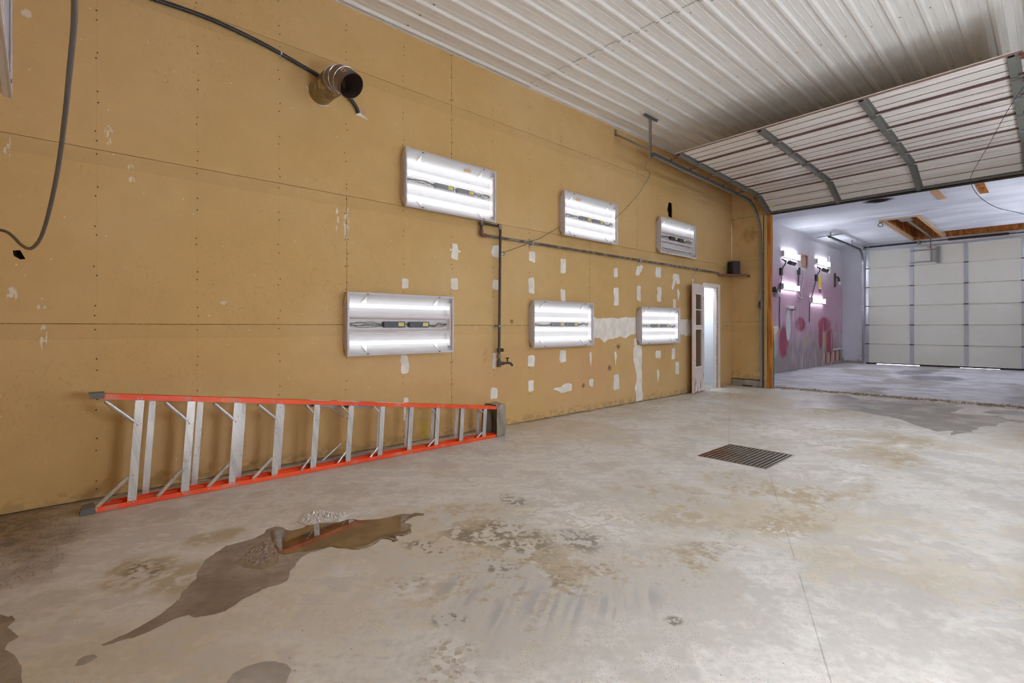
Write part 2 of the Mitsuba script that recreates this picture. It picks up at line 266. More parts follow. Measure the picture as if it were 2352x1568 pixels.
def fn_farceil(p, n, uv):
    f = fbm(p.x * 0.8, p.y * 2.2, 1.0, 4)
    c = mix(V(206, 208, 216), V(224, 226, 232), smoothstep(0.3, 0.7, f))
    s = dr.exp(-(dr.square((p.x - 2.0) / .33) + dr.square((p.y - 13.0) / .3)))
    c = mix(c, V(46, 40, 38), smoothstep(0.35, 0.8, s + 0.4 * (fbm(p.x * 8, p.y * 8, 3.0, 3) - 0.5)))
    b = 1 - smoothstep(0.004, 0.012, dr.abs(p.y - 15.18 - 0.04 * noise(p.x * 3)))
    c = mix(c, V(110, 108, 112), 0.7 * b)
    sm = blobs(p.x, p.y, [(1.6, 15.1, .5, .3), (2.4, 15.0, .4, .25)]) * smoothstep(0.4, 0.65, fbm(p.x * 1.5, p.y * 14, 6.0, 3))
    return mix(c, V(120, 118, 124), 0.6 * sm)
diffuse('m_farceil', proc(fn_farceil))
prin('m_fardoor', C(214, 212, 200), 0.4, 0.0, 0.35); prin('m_stile_far', C(196, 200, 210), 0.3, 0.75)
diffuse('m_insul', C(206, 160, 146)); prin('m_cream', C(222, 206, 184), 0.4)
prin('m_yellowtag', C(228, 196, 40), 0.5); prin('m_redtag', C(170, 60, 60), 0.5); prin('m_green', C(70, 140, 96), 0.5)
scene['m_glass'] = {'type': 'dielectric'}; prin('m_grate', proc(lambda p, n, uv: mix(V(150, 142, 132), V(138, 94, 68), smoothstep(0.45, 0.65, fbm(p.x * 6 + 4, p.y * 3, 1.0, 3)) * (1 - smoothstep(2.35, 2.75, p.x + 0.2 * fbm(p.x * 9, p.y * 9, 2.0, 2))))), 0.36, 0.65)
diffuse('m_chips', C(156, 134, 106)); prin('m_light_off', C(200, 205, 210), 0.1)

# ------------------------------------------------------------------ helpers
def cat(*m): return trimesh.util.concatenate([k for k in m])
def bx(x0, x1, y0, y1, z0, z1):
    m = trimesh.creation.box(extents=(abs(x1 - x0), abs(y1 - y0), abs(z1 - z0)))
    m.apply_translation(((x0 + x1) / 2, (y0 + y1) / 2, (z0 + z1) / 2)); return m
def cbx(x0, x1, y0, y1, z0, z1, c=0.004):
    """a box with chamfered edges"""
    pts = []
    for sx in (0, 1):
        for sy in (0, 1):
            for sz in (0, 1):
                X, Y, Z = (x0, x1)[sx], (y0, y1)[sy], (z0, z1)[sz]
                ix, iy, iz = c * (1 - 2 * sx), c * (1 - 2 * sy), c * (1 - 2 * sz)
                pts += [(X + ix, Y + iy, Z), (X + ix, Y, Z + iz), (X, Y + iy, Z + iz)]
    return trimesh.convex.convex_hull(np.array(pts))
def hull(pts): return trimesh.convex.convex_hull(np.array(pts, float))
def tube(pts, r, n=10, caps=True):
    P = np.array(pts, float); k = len(P)
    r = np.broadcast_to(np.asarray(r, float), (k,))
    t = np.gradient(P, axis=0) if k > 2 else np.repeat([P[1] - P[0]], 2, 0)
    t /= np.linalg.norm(t, axis=1, keepdims=True)
    ref = np.array([0, 0, 1.0]) if abs(t[0][2]) < 0.9 else np.array([1.0, 0, 0])
    u = np.cross(t[0], ref); u /= np.linalg.norm(u); V_, F = [], []
    for i in range(k):
        u = u - t[i] * (u @ t[i]); u /= np.linalg.norm(u); w = np.cross(t[i], u)
        for j in range(n):
            a = 2 * math.pi * j / n
            V_.append(P[i] + r[i] * (math.cos(a) * u + math.sin(a) * w))
    for i in range(k - 1):
        for j in range(n):
            a, b = i * n + j, i * n + (j + 1) % n
            F += [(a, b, b + n), (a, b + n, a + n)]
    if caps:
        V_ += [P[0], P[-1]]; c0, c1 = k * n, k * n + 1
        for j in range(n):
            F += [(c0, (j + 1) % n, j), (c1, (k - 1) * n + j, (k - 1) * n + (j + 1) % n)]
    return trimesh.Trimesh(V_, F, process=False)
def spline(pts, m=8):
    P = np.array(pts, float); Q = np.vstack([2 * P[0] - P[1], P, 2 * P[-1] - P[-2]]); out = []
    for i in range(1, len(Q) - 2):
        for s in np.linspace(0, 1, m, endpoint=False):
            a, b, c, d = Q[i - 1], Q[i], Q[i + 1], Q[i + 2]
            out.append(0.5 * (2 * b + (c - a) * s + (2 * a - 5 * b + 4 * c - d) * s * s + (3 * b - a - 3 * c + d) * s ** 3))
    return np.array(out + [P[-1]])
def ext(poly, h):
    gs = [g for g in getattr(poly, 'geoms', [poly]) if g.area > 1e-7]
    return cat(*[trimesh.creation.extrude_polygon(g, h, engine='earcut') for g in gs])
def mapx(m, f):
    """vertices (a,b,c) -> f(a,b,c); faces turned if the map mirrors"""
    v = m.vertices; w = np.stack(f(v[:, 0], v[:, 1], v[:, 2]), 1)
    r = trimesh.Trimesh(w, m.faces, process=False)
    e = np.eye(3); o = np.stack(f(*np.zeros((3, 1))), 1)[0]
    J = np.array([np.stack(f(*[np.array([x]) for x in e[i]]), 1)[0] - o for i in range(3)])
    if np.linalg.det(J) < 0: r.invert()
    return r
def wallx(poly, x0, x1):   # polygon in (y, z), extruded from x0 to x1
    return mapx(ext(poly, 1.0), lambda a, b, c: (x0 + (x1 - x0) * c, a, b))
def wally(poly, y0, y1):   # polygon in (x, z)
    return mapx(ext(poly, 1.0), lambda a, b, c: (a, y0 + (y1 - y0) * c, b))
def xform(m, M):
    m = m.copy(); m.apply_transform(M); return m
used = {}
def name(base):
    if base not in used: used[base] = 0; return base
    used[base] += 1; return f'{base}_{used[base]:03d}'
def put(key, mesh, mat, smooth=False, **k):
    scene[key] = mikit.ply(mesh, mat, smooth, **k); return key
def thing(base, label, cat_, mesh=None, mat=None, smooth=False, group=None, kind=None, **k):
    key = name(base); labels[key] = {'label': label, 'category': cat_}
    if group: labels[key]['group'] = group
    if kind: labels[key]['kind'] = kind
    if mesh is not None: put(key, mesh, mat, smooth, **k)
    return key
def part(parent, base, mesh, mat, smooth=False, label=None, kind=None, **k):
    key = name(parent + '__' + base); put(key, mesh, mat, smooth, **k)
    if label or kind: labels[key] = {}
    if label: labels[key]['label'] = label
    if kind: labels[key]['kind'] = kind
    return key
def struct(key, label, mesh=None, mat=None, smooth=False, cat_=None):
    used[key] = 0; labels[key] = {'kind': 'structure', 'label': label, 'category': cat_ or key.split('_')[0]}
    if mesh is not None: put(key, mesh, mat, smooth)
    return key
def emit(rad): return {'emitter': {'type': 'area', 'radiance': {'type': 'rgb', 'value': list(rad)}}}
def ripple(poly, amp, freq, seed):
    """roughens a polygon's outline"""
    ring = np.array(poly.exterior.segmentize(0.02).coords)[:-1]
    n = meshkit.fbm(np.c_[ring * freq, np.full(len(ring), seed)], 3, seed) - 0.5
    m = meshkit.fbm(np.c_[ring * freq + 31, np.full(len(ring), seed)], 3, seed + 5) - 0.5
    p = Polygon(ring + amp * np.c_[n, m]).buffer(0)
    return max(getattr(p, 'geoms', [p]), key=lambda g: g.area)

BACK, FRONT, RIGHT, CEIL = -0.20, 10.44, 5.10, 4.26
FAR_Y, FAR_L, FAR_R, FAR_C = 19.80, -0.35, 4.68, 3.88
yk = lambda k: 0.283 + 0.6096 * k

# ------------------------------------------------------------------ floor
pit = sbox(2.285, 4.47, 2.905, 5.165)
fl = sbox(-0.6, BACK - 0.1, 5.3, FAR_Y + 0.12).difference(pit)
m = ext(fl, 0.06); m.apply_translation((0, 0, -0.06))
vst = bx(-1.8, -0.6, 8.1, 10.44, -0.06, 0.0)
struct('floor', 'stained grey concrete floor running through both bays of the garage', cat(m, vst), 'm_floor')
p0 = cat(bx(2.24, 2.95, 4.42, 5.21, -0.42, -0.40), bx(2.24, 2.283, 4.42, 5.21, -0.40, -0.03), bx(2.907, 2.95, 4.42, 5.21, -0.40, -0.03), bx(2.283, 2.907, 4.42, 4.468, -0.40, -0.03), bx(2.283, 2.907, 5.167, 5.21, -0.40, -0.03))
put('floor__drain_pit', p0, 'm_concrete')
put('floor__unseen_driveway', bx(-3, 8, FAR_Y + 0.125, FAR_Y + 6, -0.08, -0.005), 'm_concrete')  # out of view, gives the light under the far door a ground
labels['floor__unseen_driveway'] = {'label': 'unseen pale concrete apron outside the far door, placed for the light under it'}

# ------------------------------------------------------------------ left wall of plasterboard
door = sbox(9.21, -0.1, 9.82, 1.975)
hole1 = Polygon([(7.94, 3.115), (8.07, 3.10), (8.075, 3.24), (8.06, 3.36), (7.955, 3.36), (7.925, 3.28), (7.90, 3.22), (7.94, 3.17)])
hole2 = Polygon([(-0.135, 1.69), (-0.10, 1.695), (-0.085, 1.66), (-0.075, 1.64), (-0.10, 1.635), (-0.13, 1.655)])
cuts = unary_union([door, hole1, hole2])
W = struct('wall_left', 'long left wall of mustard yellow plasterboard with white filler patches',
           wallx(sbox(BACK - 0.15, -0.06, FRONT + 0.05, CEIL + 0.05).difference(sbox(9.05, -0.1, 10.42, 2.1)), -0.15, -0.10), 'm_gap')
rows = [(0.004, 1.2192, [5, 11]), (1.2192, 2.4384, [3, 9, 15]), (2.4384, 3.6576, [5, 11]), (3.6576, 4.275, [5, 11])]
G = 0.0016
for z0, z1, ks in rows:
    ys = [BACK] + [yk(k) for k in ks] + [FRONT]
    for a, b in zip(ys[:-1], ys[1:]):
        part(W, 'panel', wallx(sbox(a + G, z0 + G, b - G, z1 - G).difference(cuts), -0.0127, 0.0), 'm_yellow')
# studs behind, closing the cavity at the holes
part(W, 'stud', cat(*[bx(-0.10, -0.0128, yk(k) - 0.019, yk(k) + 0.019, 0, 4.25) for k in range(0, 17) if not 14.3 < k < 16.2]), 'm_gap', kind='stuff')
# pairs of screws down every stud
disc = trimesh.creation.cylinder(0.0046, 0.002, sections=8); disc.apply_transform(trimesh.transformations.rotation_matrix(math.pi / 2, [0, 1, 0]))
sc = []
for k in range(0, 17):
    for z0, z1, ks in rows:
        for zz in np.arange(z0 + 0.06, z1 - 0.03, 0.28):
            for dz in (0.0, 0.065):
                yy = yk(k) + rng.normal(0, 0.006); zc = zz + dz + rng.normal(0, 0.008)
                if zc < z1 - 0.02 and not cuts.buffer(0.03).contains(shapely.Point(yy, zc)): sc.append((yy, zc))
        if k in ks:
            for zz in np.arange(z0 + 0.05, z1 - 0.02, 0.25):
                sc += [q for q in ((yk(k) - 0.014, zz), (yk(k) + 0.014, zz + 0.008)) if not cuts.buffer(0.03).contains(shapely.Point(*q))]
ms = []
for yy, zc in sc:
    d = disc.copy(); d.apply_translation((0.0004, yy, zc)); ms.append(d)
part(W, 'screws', cat(*ms), 'm_screw', kind='stuff', label='dark screw heads in pairs down each stud')
# filler patches, each a thin trowelled skin
patches = [(3.286,3.445,1.951,2.135),(3.925,4.081,2.032,2.168),(4.539,4.650,2.032,2.165),(5.145,5.253,1.933,2.119),(6.353,6.454,1.959,2.095),(6.936,7.171,2.012,2.209),(3.322,3.416,1.618,1.741),(3.925,4.028,1.642,1.759),(4.533,4.639,1.629,1.829),(5.145,5.238,1.553,1.706),(6.353,6.479,1.522,1.798),(6.971,7.082,1.618,1.858),(4.517,4.639,0.697,0.833),(5.128,5.253,0.723,0.889),(5.755,5.826,0.616,0.844),(6.360,6.432,0.601,0.834),(4.528,4.628,0.377,0.518),(4.999,5.381,0.305,0.424),(5.764,5.854,0.338,0.451),(6.347,6.495,0.233,0.479),(3.896,4.008,0.337,0.475),(3.931,3.985,0.707,0.890),
 (7.578,7.714,1.633,1.878),(8.049,8.195,1.856,2.045),(8.214,8.326,1.959,2.054),(8.214,8.337,1.645,1.874),(8.096,8.195,1.522,1.688),(7.527,7.765,0.798,0.889),(7.527,7.696,0.672,0.799),(8.049,8.158,0.637,0.821),(8.177,8.307,0.370,0.589),(7.554,7.662,0.257,0.492),(8.755,8.836,1.999,2.089),(7.532,7.699,2.023,2.201),(8.088,8.312,2.011,2.133),(2.690,2.780,0.819,0.911),(2.699,2.785,0.722,0.835),(2.704,2.776,1.596,1.695),(2.724,2.780,0.241,0.469)]
for i, (a, b, c, d) in enumerate(patches):
    w, h = b - a, d - c
    if i in (5, 23):   # slanting dabs
        P = Polygon([(a, c + .1 * h), (a + .35 * w, c), (b, d - .2 * h), (b - .3 * w, d), (a + .35 * w, d - .15 * h)])
    elif i in (14, 15, 25, 31, 32):   # pointed at the foot
        P = Polygon([(a + .1 * w, d - .1 * h), (a + .6 * w, d), (b, d - .3 * h), (a + .7 * w, c + .3 * h), (a + .55 * w, c), (a + .3 * w, c + .4 * h)])
    elif i == 17:
        P = Polygon([(a, d - .55 * h), (a + .15 * w, d - .65 * h), (a + .4 * w, c), (b - .02 * w, c + .05 * h), (b, d - .2 * h), (a + .75 * w, d), (a + .5 * w, d - .1 * h), (a + .35 * w, d - .3 * h), (a + .1 * w, d - .35 * h)])
    elif i == 0:
        P = unary_union([Polygon([(a + .3 * w, d), (b - .3 * w, d - .02 * h), (b - .1 * w, c + .1 * h), (b - .3 * w, c), (a + .3 * w, c + .1 * h)]), sbox(a + .05 * w, c + .5 * h, b, c + .6 * h)])
    else:
        P = sbox(a, c, b, d).buffer(-0.22 * w).buffer(0.22 * w)
    P = ripple(P, 0.30 * min(w, h), 14.0, i)
    part(W, 'filler_patch', wallx(P, -0.001, 0.0022), 'm_plaster')
band = [(5.848,1.347),(5.963,1.327),(6.17,1.342),(6.416,1.327),(6.674,1.349),(6.943,1.342),(6.943,1.089),(6.807,1.071),(6.674,1.025),(6.479,1.046),(6.353,1.03),(6.23,1.013),(6.11,0.97),(6.021,1.034),(5.70,1.037),(5.70,1.33)]
strip = [(6.891,1.022),(6.971,1.02),(6.977,0.913),(7.118,0.909),(7.111,0.791),(7.118,0.672),(7.1,0.515),(7.125,0.395),(7.118,0.237),(7.153,0.075),(7.136,0.006),(6.96,0.008),(6.943,0.134),(6.909,0.215),(6.96,0.347),(6.943,0.524),(6.874,0.683),(6.874,0.799),(6.909,0.914)]
band2 = [(8.05,1.322),(8.537,1.337),(8.755,1.335),(8.755,1.039),(8.537,1.032),(8.44,1.062),(8.05,1.044)]
for q, s in ((band, 71), (strip, 72), (band2, 73)):
    part(W, 'filler_band', wallx(ripple(Polygon(q), 0.045, 18.0, s), -0.001, 0.0026), 'm_plaster', label='broad band of trowelled white filler over a joint')

# front wall (the return beside the tall opening) and the header above it
F = struct('wall_front', 'yellow return wall beside the opening to the far bay', cat(bx(0, 0.64, FRONT + 0.02, FRONT + 0.16, 0, 3.45), bx(4.42, RIGHT, FRONT + 0.02, FRONT + 0.16, 0, 3.45), bx(-0.15, RIGHT + 0.1, FRONT + 0.02, FRONT + 0.16, 3.42, 4.32)), 'm_gap')
zs = [0.15, 1.31, 2.53, 3.415]
for a, b in zip(zs[:-1], zs[1:]):
    part(F, 'panel', bx(0.003, 0.625, FRONT, FRONT + 0.019, a + G, b - G), 'm_yellow_end')
    part(F, 'panel', bx(4.44, RIGHT, FRONT, FRONT + 0.019, a + G, b - G), 'm_yellow_end')
part(F, 'panel', bx(0.003, 2.5, FRONT, FRONT + 0.019, 3.418, 4.27), 'm_yellow_end'); part(F, 'panel', bx(2.503, RIGHT, FRONT, FRONT + 0.019, 3.418, 4.27), 'm_yellow_end')
part(F, 'curb', cbx(0.0, 0.60, FRONT - 0.012, FRONT + 0.019, 0.0, 0.135, 0.006), 'm_concrete', label='bare concrete kerb at the foot')
part(F, 'slot', bx(0.24, 0.42, FRONT - 0.02, FRONT - 0.01, 0.012, 0.028), 'm_dark')
ms = []
for xx in (0.16,):
    for zz in np.arange(0.45, 3.4, 0.42):
        for dz in (0, 0.06):
            d = trimesh.creation.cylinder(0.0055, 0.002, sections=8); d.apply_transform(trimesh.transformations.rotation_matrix(math.pi / 2, [1, 0, 0])); d.apply_translation((xx + rng.normal(0, .006), FRONT - 0.0004, zz + dz)); ms.append(d)
part(F, 'screws', cat(*ms), 'm_screw', kind='stuff')
# posts of the opening
ring = []
for s in np.linspace(0, 1, 30):
    ring.append((0.005 * math.sin(9 * s) + 0.012 * math.exp(-((s - .3) / .12) ** 2), 3.42 * s))
pm = cat(*[hull([(0.695 + ring[i][0], FRONT + 0.03, ring[i][1]), (0.765 + ring[i][0], FRONT + 0.03, ring[i][1]), (0.695 + ring[i][0], FRONT + 0.10, ring[i][1]), (0.765 + ring[i][0], FRONT + 0.10, ring[i][1]),
                 (0.695 + ring[i + 1][0], FRONT + 0.03, ring[i + 1][1]), (0.765 + ring[i + 1][0], FRONT + 0.03, ring[i + 1][1]), (0.695 + ring[i + 1][0], FRONT + 0.10, ring[i + 1][1]), (0.765 + ring[i + 1][0], FRONT + 0.10, ring[i + 1][1])]) for i in range(29)])
struct('trim_1', 'bowed orange timber post lining the opening', pm, 'm_wood', cat_='post')
struct('trim_2', 'yellow painted board behind the door track', cbx(0.642, 0.692, FRONT + 0.0, FRONT + 0.16, 0, 3.42, .003), 'm_yellow_end', cat_='post')
struct('trim_3', 'timber post on the far side of the opening', cbx(4.40, 4.44, FRONT + 0.03, FRONT + 0.16, 0, 3.42), 'm_wood', cat_='post')
# back wall, right wall
struct('wall_back', 'yellow back wall behind the camera', bx(-0.15, RIGHT + 0.1, BACK - 0.12, BACK, -0.05, CEIL + 0.05), 'm_yellow_end')
struct('wall_right', 'yellow right wall behind the camera', bx(RIGHT, RIGHT + 0.12, BACK, FRONT, -0.05, CEIL + 0.05), 'm_yellow')

# ------------------------------------------------------------------ ceiling of ribbed steel sheets
CE = struct('ceiling', 'white ribbed steel sheet ceiling', bx(-0.15, RIGHT + 0.1, BACK - 0.1, FRONT + 0.05, CEIL + 0.06, CEIL + 0.1), 'm_gap')
PITCH = 0.2286
def rib_profile(x0, n, z):
    pts = [(x0, z)]
    for i in range(n):
        c = x0 + PITCH * (i + 0.5)
        # two shallow pencil ribs either side of the pan, one main rib between
        pts += [(c - .088, z), (c - .082, z - .003), (c - .074, z - .003), (c - .068, z), (c - .030, z), (c - .014, z - .025), (c + .014, z - .025), (c + .030, z), (c + .068, z), (c + .074, z - .003), (c + .082, z - .003), (c + .088, z)]
    pts.append((x0 + PITCH * n, z)); return pts
def sheet(x0, n, y0, y1, z):
    P = rib_profile(x0, n, z); k = len(P)
    v = [(a, y0, b) for a, b in P] + [(a, y1, b) for a, b in P] + [(a, y0, b + .002) for a, b in P] + [(a, y1, b + .002) for a, b in P]
    f = []
    for i in range(k - 1):
        f += [(i, i + 1, k + i + 1), (i, k + i + 1, k + i), (2 * k + i, 3 * k + i + 1, 2 * k + i + 1), (2 * k + i, 3 * k + i, 3 * k + i + 1)]
        f += [(i, 2 * k + i, 2 * k + i + 1), (i, 2 * k + i + 1, i + 1), (k + i, k + i + 1, 3 * k + i + 1), (k + i, 3 * k + i + 1, 3 * k + i)]
    t = trimesh.Trimesh(v, f, process=False); t.fix_normals(); return t
x = 0.034 - PITCH / 2; i = 0
while x < RIGHT:
    nn = 4 if x + 4 * PITCH < RIGHT + 0.25 else 2
    xs = max(x, 0.0)
    part(CE, 'steel_sheet', sheet(x, nn, BACK, 4.56, CEIL), 'm_ceiling')
    part(CE, 'steel_sheet', sheet(x, nn, 4.50, FRONT, CEIL - 0.008), 'm_ceiling')
    x += nn * PITCH; i += 1
ms = []
for yy in (0.9, 2.7, 4.6, 6.2, 7.8, 9.4):
    for j in range(22):
        d = trimesh.creation.cylinder(0.008, 0.008, sections=6); d.apply_translation((0.034 + PITCH * j + 0.055, yy + rng.normal(0, .02), CEIL - 0.006)); ms.append(d)
part(CE, 'screws', cat(*ms), 'm_stile', kind='stuff')
struct('trim_4', 'white steel edge trim where the ceiling meets the left wall', cat(bx(0.001, 0.006, BACK, FRONT, CEIL - 0.035, CEIL), bx(0.001, 0.03, BACK, FRONT, CEIL - 0.038, CEIL - 0.034)), 'm_ceiling', cat_='trim')

# ------------------------------------------------------------------ doorway in the left wall and the room behind it
JT = struct('door_1', 'white trimmed doorway in the left wall opening on a bright white room', cat(bx(-0.001, 0.02, 9.82, 9.885, 0, 2.04), bx(-0.001, 0.02, 9.15, 9.885, 1.975, 2.04), bx(-0.001, 0.02, 9.15, 9.212, 0, 1.975)), 'm_white')
part(JT, 'jamb', cat(bx(-0.085, -0.02, 9.80, 9.822, 0, 1.975), bx(-0.085, -0.02, 9.208, 9.222, 0, 1.975), bx(-0.085, -0.02, 9.21, 9.82, 1.96, 1.975)), 'm_white')
part(JT, 'raw_edge', bx(-0.02, -0.001, 9.798, 9.822, 0, 1.975), 'm_edge', label='raw chipped board edge')
A = struct('wall_annex', 'white walls of the small room behind the doorway', cat(bx(-1.62, -1.5, 8.2, 10.4, 0, 2.5), bx(-1.5, -0.151, 8.1, 8.2, 0, 2.5), bx(-1.5, -0.151, 10.32, 10.40, 0, 2.5)), 'm_annex')
part(A, 'inner_door', cat(cbx(-0.80, -0.76, 9.1, 10.25, 0.05, 2.2)), 'm_annex', label='plain white door leaf standing behind the doorway')
struct('ceiling_annex', 'white ceiling of the small room', bx(-1.62, -0.152, 8.1, 10.4, 2.5, 2.55), 'm_annex')
L0 = thing('unseen_ceiling_lamp', 'unseen lamp, out of view, placed to light the small white room behind the doorway', 'lamp')
part(L0, 'diffuser', bx(-0.72, -0.2, 9.0, 10.2, 2.42, 2.47), 'm_tube_lit', **emit([17.0, 19.0, 21.5]))  # unseen source, strength chosen to brighten the doorway
part(L0, 'tray', bx(-0.74, -0.18, 8.98, 10.22, 2.471, 2.499), 'm_white')

# ------------------------------------------------------------------ tube fixtures on the walls
def frame_map(kind, a, zc):
    if kind == 'left': return lambda u, v, w: (w, a + u, zc + v)
    if kind == 'right': return lambda u, v, w: (RIGHT - w, a + 1.21 - u, zc + v)
    return lambda u, v, w: (a - u, BACK + w, zc + v)
LN, HD, BK, DP = 1.21, 0.297, 0.19, 0.10
def fixture(kind, a, zc, lit, label, tag=None, group=None, detail=True, gain=1.0, ball=('m_ballast', 'm_ballast')):
    f = frame_map(kind, a, zc); P = lambda m: mapx(m, f)
    t = thing('fluorescent_fixture', label, 'light fixture', group=group)
    # housing: folded sheet with sloping sides, closed by end plates
    prof = [(-HD, DP - .004), (-HD, .072), (-BK, .006), (BK, .006), (HD, .072), (HD, DP - .004)]
    inn = [(HD - .004, DP - .004), (HD - .004, .074), (BK - .002, .010), (-BK + .002, .010), (-HD + .004, .074), (-HD + .004, DP - .004)]
    sh = Polygon(prof + inn)
    shell = mapx(ext(sh, LN - 0.012), lambda p, q, r: (r + 0.006, p, q))
    part(t, 'housing', P(shell), 'm_reflector')
    plate = Polygon([(-HD, DP - .004), (-HD, .072), (-BK, .004), (BK, .004), (HD, .072), (HD, DP - .004)])
    for u0 in (0.0, LN - 0.006):
        e = mapx(ext(plate, 0.006), lambda p, q, r, u0=u0: (u0 + r, p, q))
        ribs = [bx((u0 - .006) if u0 == 0 else (u0 + .006), u0 if u0 == 0 else (u0 + .012), -.20, .20, w0, w0 + .007) for w0 in (.045, .068)] if detail else []
        part(t, 'end_plate', P(cat(e, *ribs)), 'm_lampgrey')
    fr = sbox(-0.002, -0.300, LN + 0.002, 0.300).difference(sbox(0.016, -0.280, LN - 0.016, 0.280))
    part(t, 'rim', P(cat(mapx(ext(fr, 0.006), lambda p, q, r: (p, q, DP - 0.004 + r)))), 'm_lampgrey')
    for i, v in enumerate((0.175, 0.068, -0.075, -0.182)):
        m_ = P(mapx(tube([(0, 0, 0), (1, 0, 0)], 1, 14), lambda p, q, r, v=v: (0.035 + p * (LN - 0.07), v + 0.019 * q, 0.056 + 0.019 * r)))
        if lit[i]: part(t, 'lamp_tube', m_, 'm_tube_lit', True, **emit(TUBE_LEFT if kind == 'left' else [c * gain for c in TUBE]))
        else: part(t, 'lamp_tube', m_, 'm_tube_off', 30, label='unlit tube')
    if not detail: return t
    part(t, 'lampholder_rail', P(bx(LN - .034, LN - .008, -.23, .23, .011, .075)), 'm_white'); part(t, 'lampholder_rail', P(bx(.008, .030, -.23, .23, .011, .075)), 'm_white')
    part(t, 'ballast_cover', P(cat(hull([(.03, -.05, .011), (.03, .045, .011), (LN - .03, -.05, .011), (LN - .03, .045, .011), (.03, -.04, .022), (.03, .035, .022), (LN - .03, -.04, .022), (LN - .03, .035, .022)]))), 'm_reflector')
    for j, u in enumerate(((0.40, 0.69) if kind == 'left' else (0.3, 0.6))):
        b = part(t, 'ballast', P(cat(cbx(u, u + .24, -.032, .026, .022, .052, .004), bx(u - .012, u, -.024, .018, .022, .03), bx(u + .24, u + .252, -.024, .018, .022, .03))), ball[j])
        part(b, 'sticker', P(bx(u + .16, u + .225, -.02, .018, .052, .0528)), 'm_ballast_tag')
    r2 = np.random.default_rng(int(a * 100) + 5); ws = []
    for q in range(5):
        ws.append(tube(spline([(0.04, r2.uniform(-.02, .02), .03), (0.15, r2.uniform(-.03, .02), .04), (0.28, r2.uniform(-.03, .02), .045), (0.39, r2.uniform(-.02, .01), .035)], 5), 0.0022, 5))
        ws.append(tube(spline([(0.94, r2.uniform(-.02, .01), .035), (1.0, r2.uniform(-.035, .02), .05), (1.05, r2.uniform(-.035, .02), .045), (1.1, r2.uniform(-.03, .02), .05), (1.17, r2.uniform(-.01, .01), .03)], 5), 0.0022, 5))
    part(t, 'wiring', P(cat(*ws, tube(spline([(0.64, -.01, .035), (.665, .005, .045), (.69, -.01, .035)], 5), .0022, 5))), 'm_wire', label='loose bundle of ballast wires', kind='stuff')
    for u in (0.17, LN - 0.22):
        for s in (1, -1):
            tri = Polygon([(u, .205), (u + .055, .20), (u + .045, .262), (u + .03, .262)])
            slope = lambda p, q, r, s=s: (p, s * q, .0135 + .064 * (q - BK) / (HD - BK) + .003 * r + 0.004)
            part(t, 'clip', P(mapx(ext(tri, 1.0), slope)), 'm_white')
            part(t, 'latch', P(bx(u + .02, u + .045, s * .284 - .006, s * .284 + .006, DP + .0015, DP + .006)), 'm_stile')
    if tag is not None:
        q = Polygon([(tag, .225), (tag + .10, .225), (tag + .10, .252), (tag, .252)])
        part(t, 'label', P(mapx(ext(q, 1.0), lambda p, q, r: (p, q, .0165 + .064 * (q - BK) / (HD - BK) + .001 * r))), 'm_osb_pale', label='tan paper label')
    return t
ALL = (1, 1, 1, 1)
fixture('left', 2.69, 2.718, ALL, 'upper lit four tube wall light above the elbow of the air pipe', tag=.78)
fixture('left', 2.075, 1.226, (1, 0, 0, 1), 'lower wall light above the ladder with only its outer tubes lit', ball=('m_ballast_dark', 'm_ballast_dark'))
fixture('left', 5.11, 2.725, ALL, 'upper lit four tube wall light with the thin wire hanging behind it', tag=.3)
fixture('left', 4.53, 1.236, ALL, 'lower lit four tube wall light between the tap pipe and the wide filler band')
fixture('left', 7.53, 2.738, (1, 0, 0, 0), 'upper wall light under the torn hole with a single lit tube', tag=.03, ball=('m_black', 'm_black'))
fixture('left', 6.955, 1.222, ALL, 'lower lit wall light nearest the open storm door')
G2 = 'unseen wall lights placed to light the left wall'
lb = 'unseen four tube light on the right wall out of view, placed to light the left wall'
for a, zc in ((1.0, 1.10), (3.45, 1.23), (5.9, 1.23), (3.0, 2.72), (5.45, 2.72), (7.9, 2.72)):  # out of view; positions and gain chosen for the light on the left wall
    fixture('right', a, zc, ALL, lb, group=G2, detail=False, gain=2.8 if a < 1.5 else 0.8)
fixture('back', 2.48, 2.555, (0, 0, 0, 0), 'wall light on the back wall seen end on at the top of the near corner')

# ------------------------------------------------------------------ exhaust duct with elbow
D = thing('exhaust_duct', 'short rusty exhaust pipe with elbow sticking out of the yellow wall', 'duct')
r0 = 0.108; cy, cz = 1.862, 3.33
def elbow_ring(c, t, r, n=40):
    t = np.array(t, float) / np.linalg.norm(t); u = np.cross(t, [0, 0, 1.0]); u /= np.linalg.norm(u); w = np.cross(t, u)
    a = np.linspace(0, 2 * math.pi, n, endpoint=False)
    return np.array(c) + r * (np.cos(a)[:, None] * u + np.sin(a)[:, None] * w)
def loft(rings, inner=0.004):
    n = len(rings[0]); v = np.vstack(rings); f = []
    for i in range(len(rings) - 1):
        for j in range(n):
            a, b = i * n + j, i * n + (j + 1) % n
            f += [(a, b, b + n), (a, b + n, a + n)]
    return trimesh.Trimesh(v, f, process=False)
part(D, 'sleeve', loft([elbow_ring((x_, cy, cz), (1, 0, 0), r) for x_, r in ((-.05, r0), (.20, r0), (.20, r0 - .004), (-.05, r0 - .004))]), 'm_duct', 40)
part(D, 'band', loft([elbow_ring((x_, cy, cz), (1, 0, 0), r) for x_, r in ((.195, r0), (.205, r0 + .004), (.29, r0 + .004), (.30, r0 - .002))]), 'm_duct', 40)
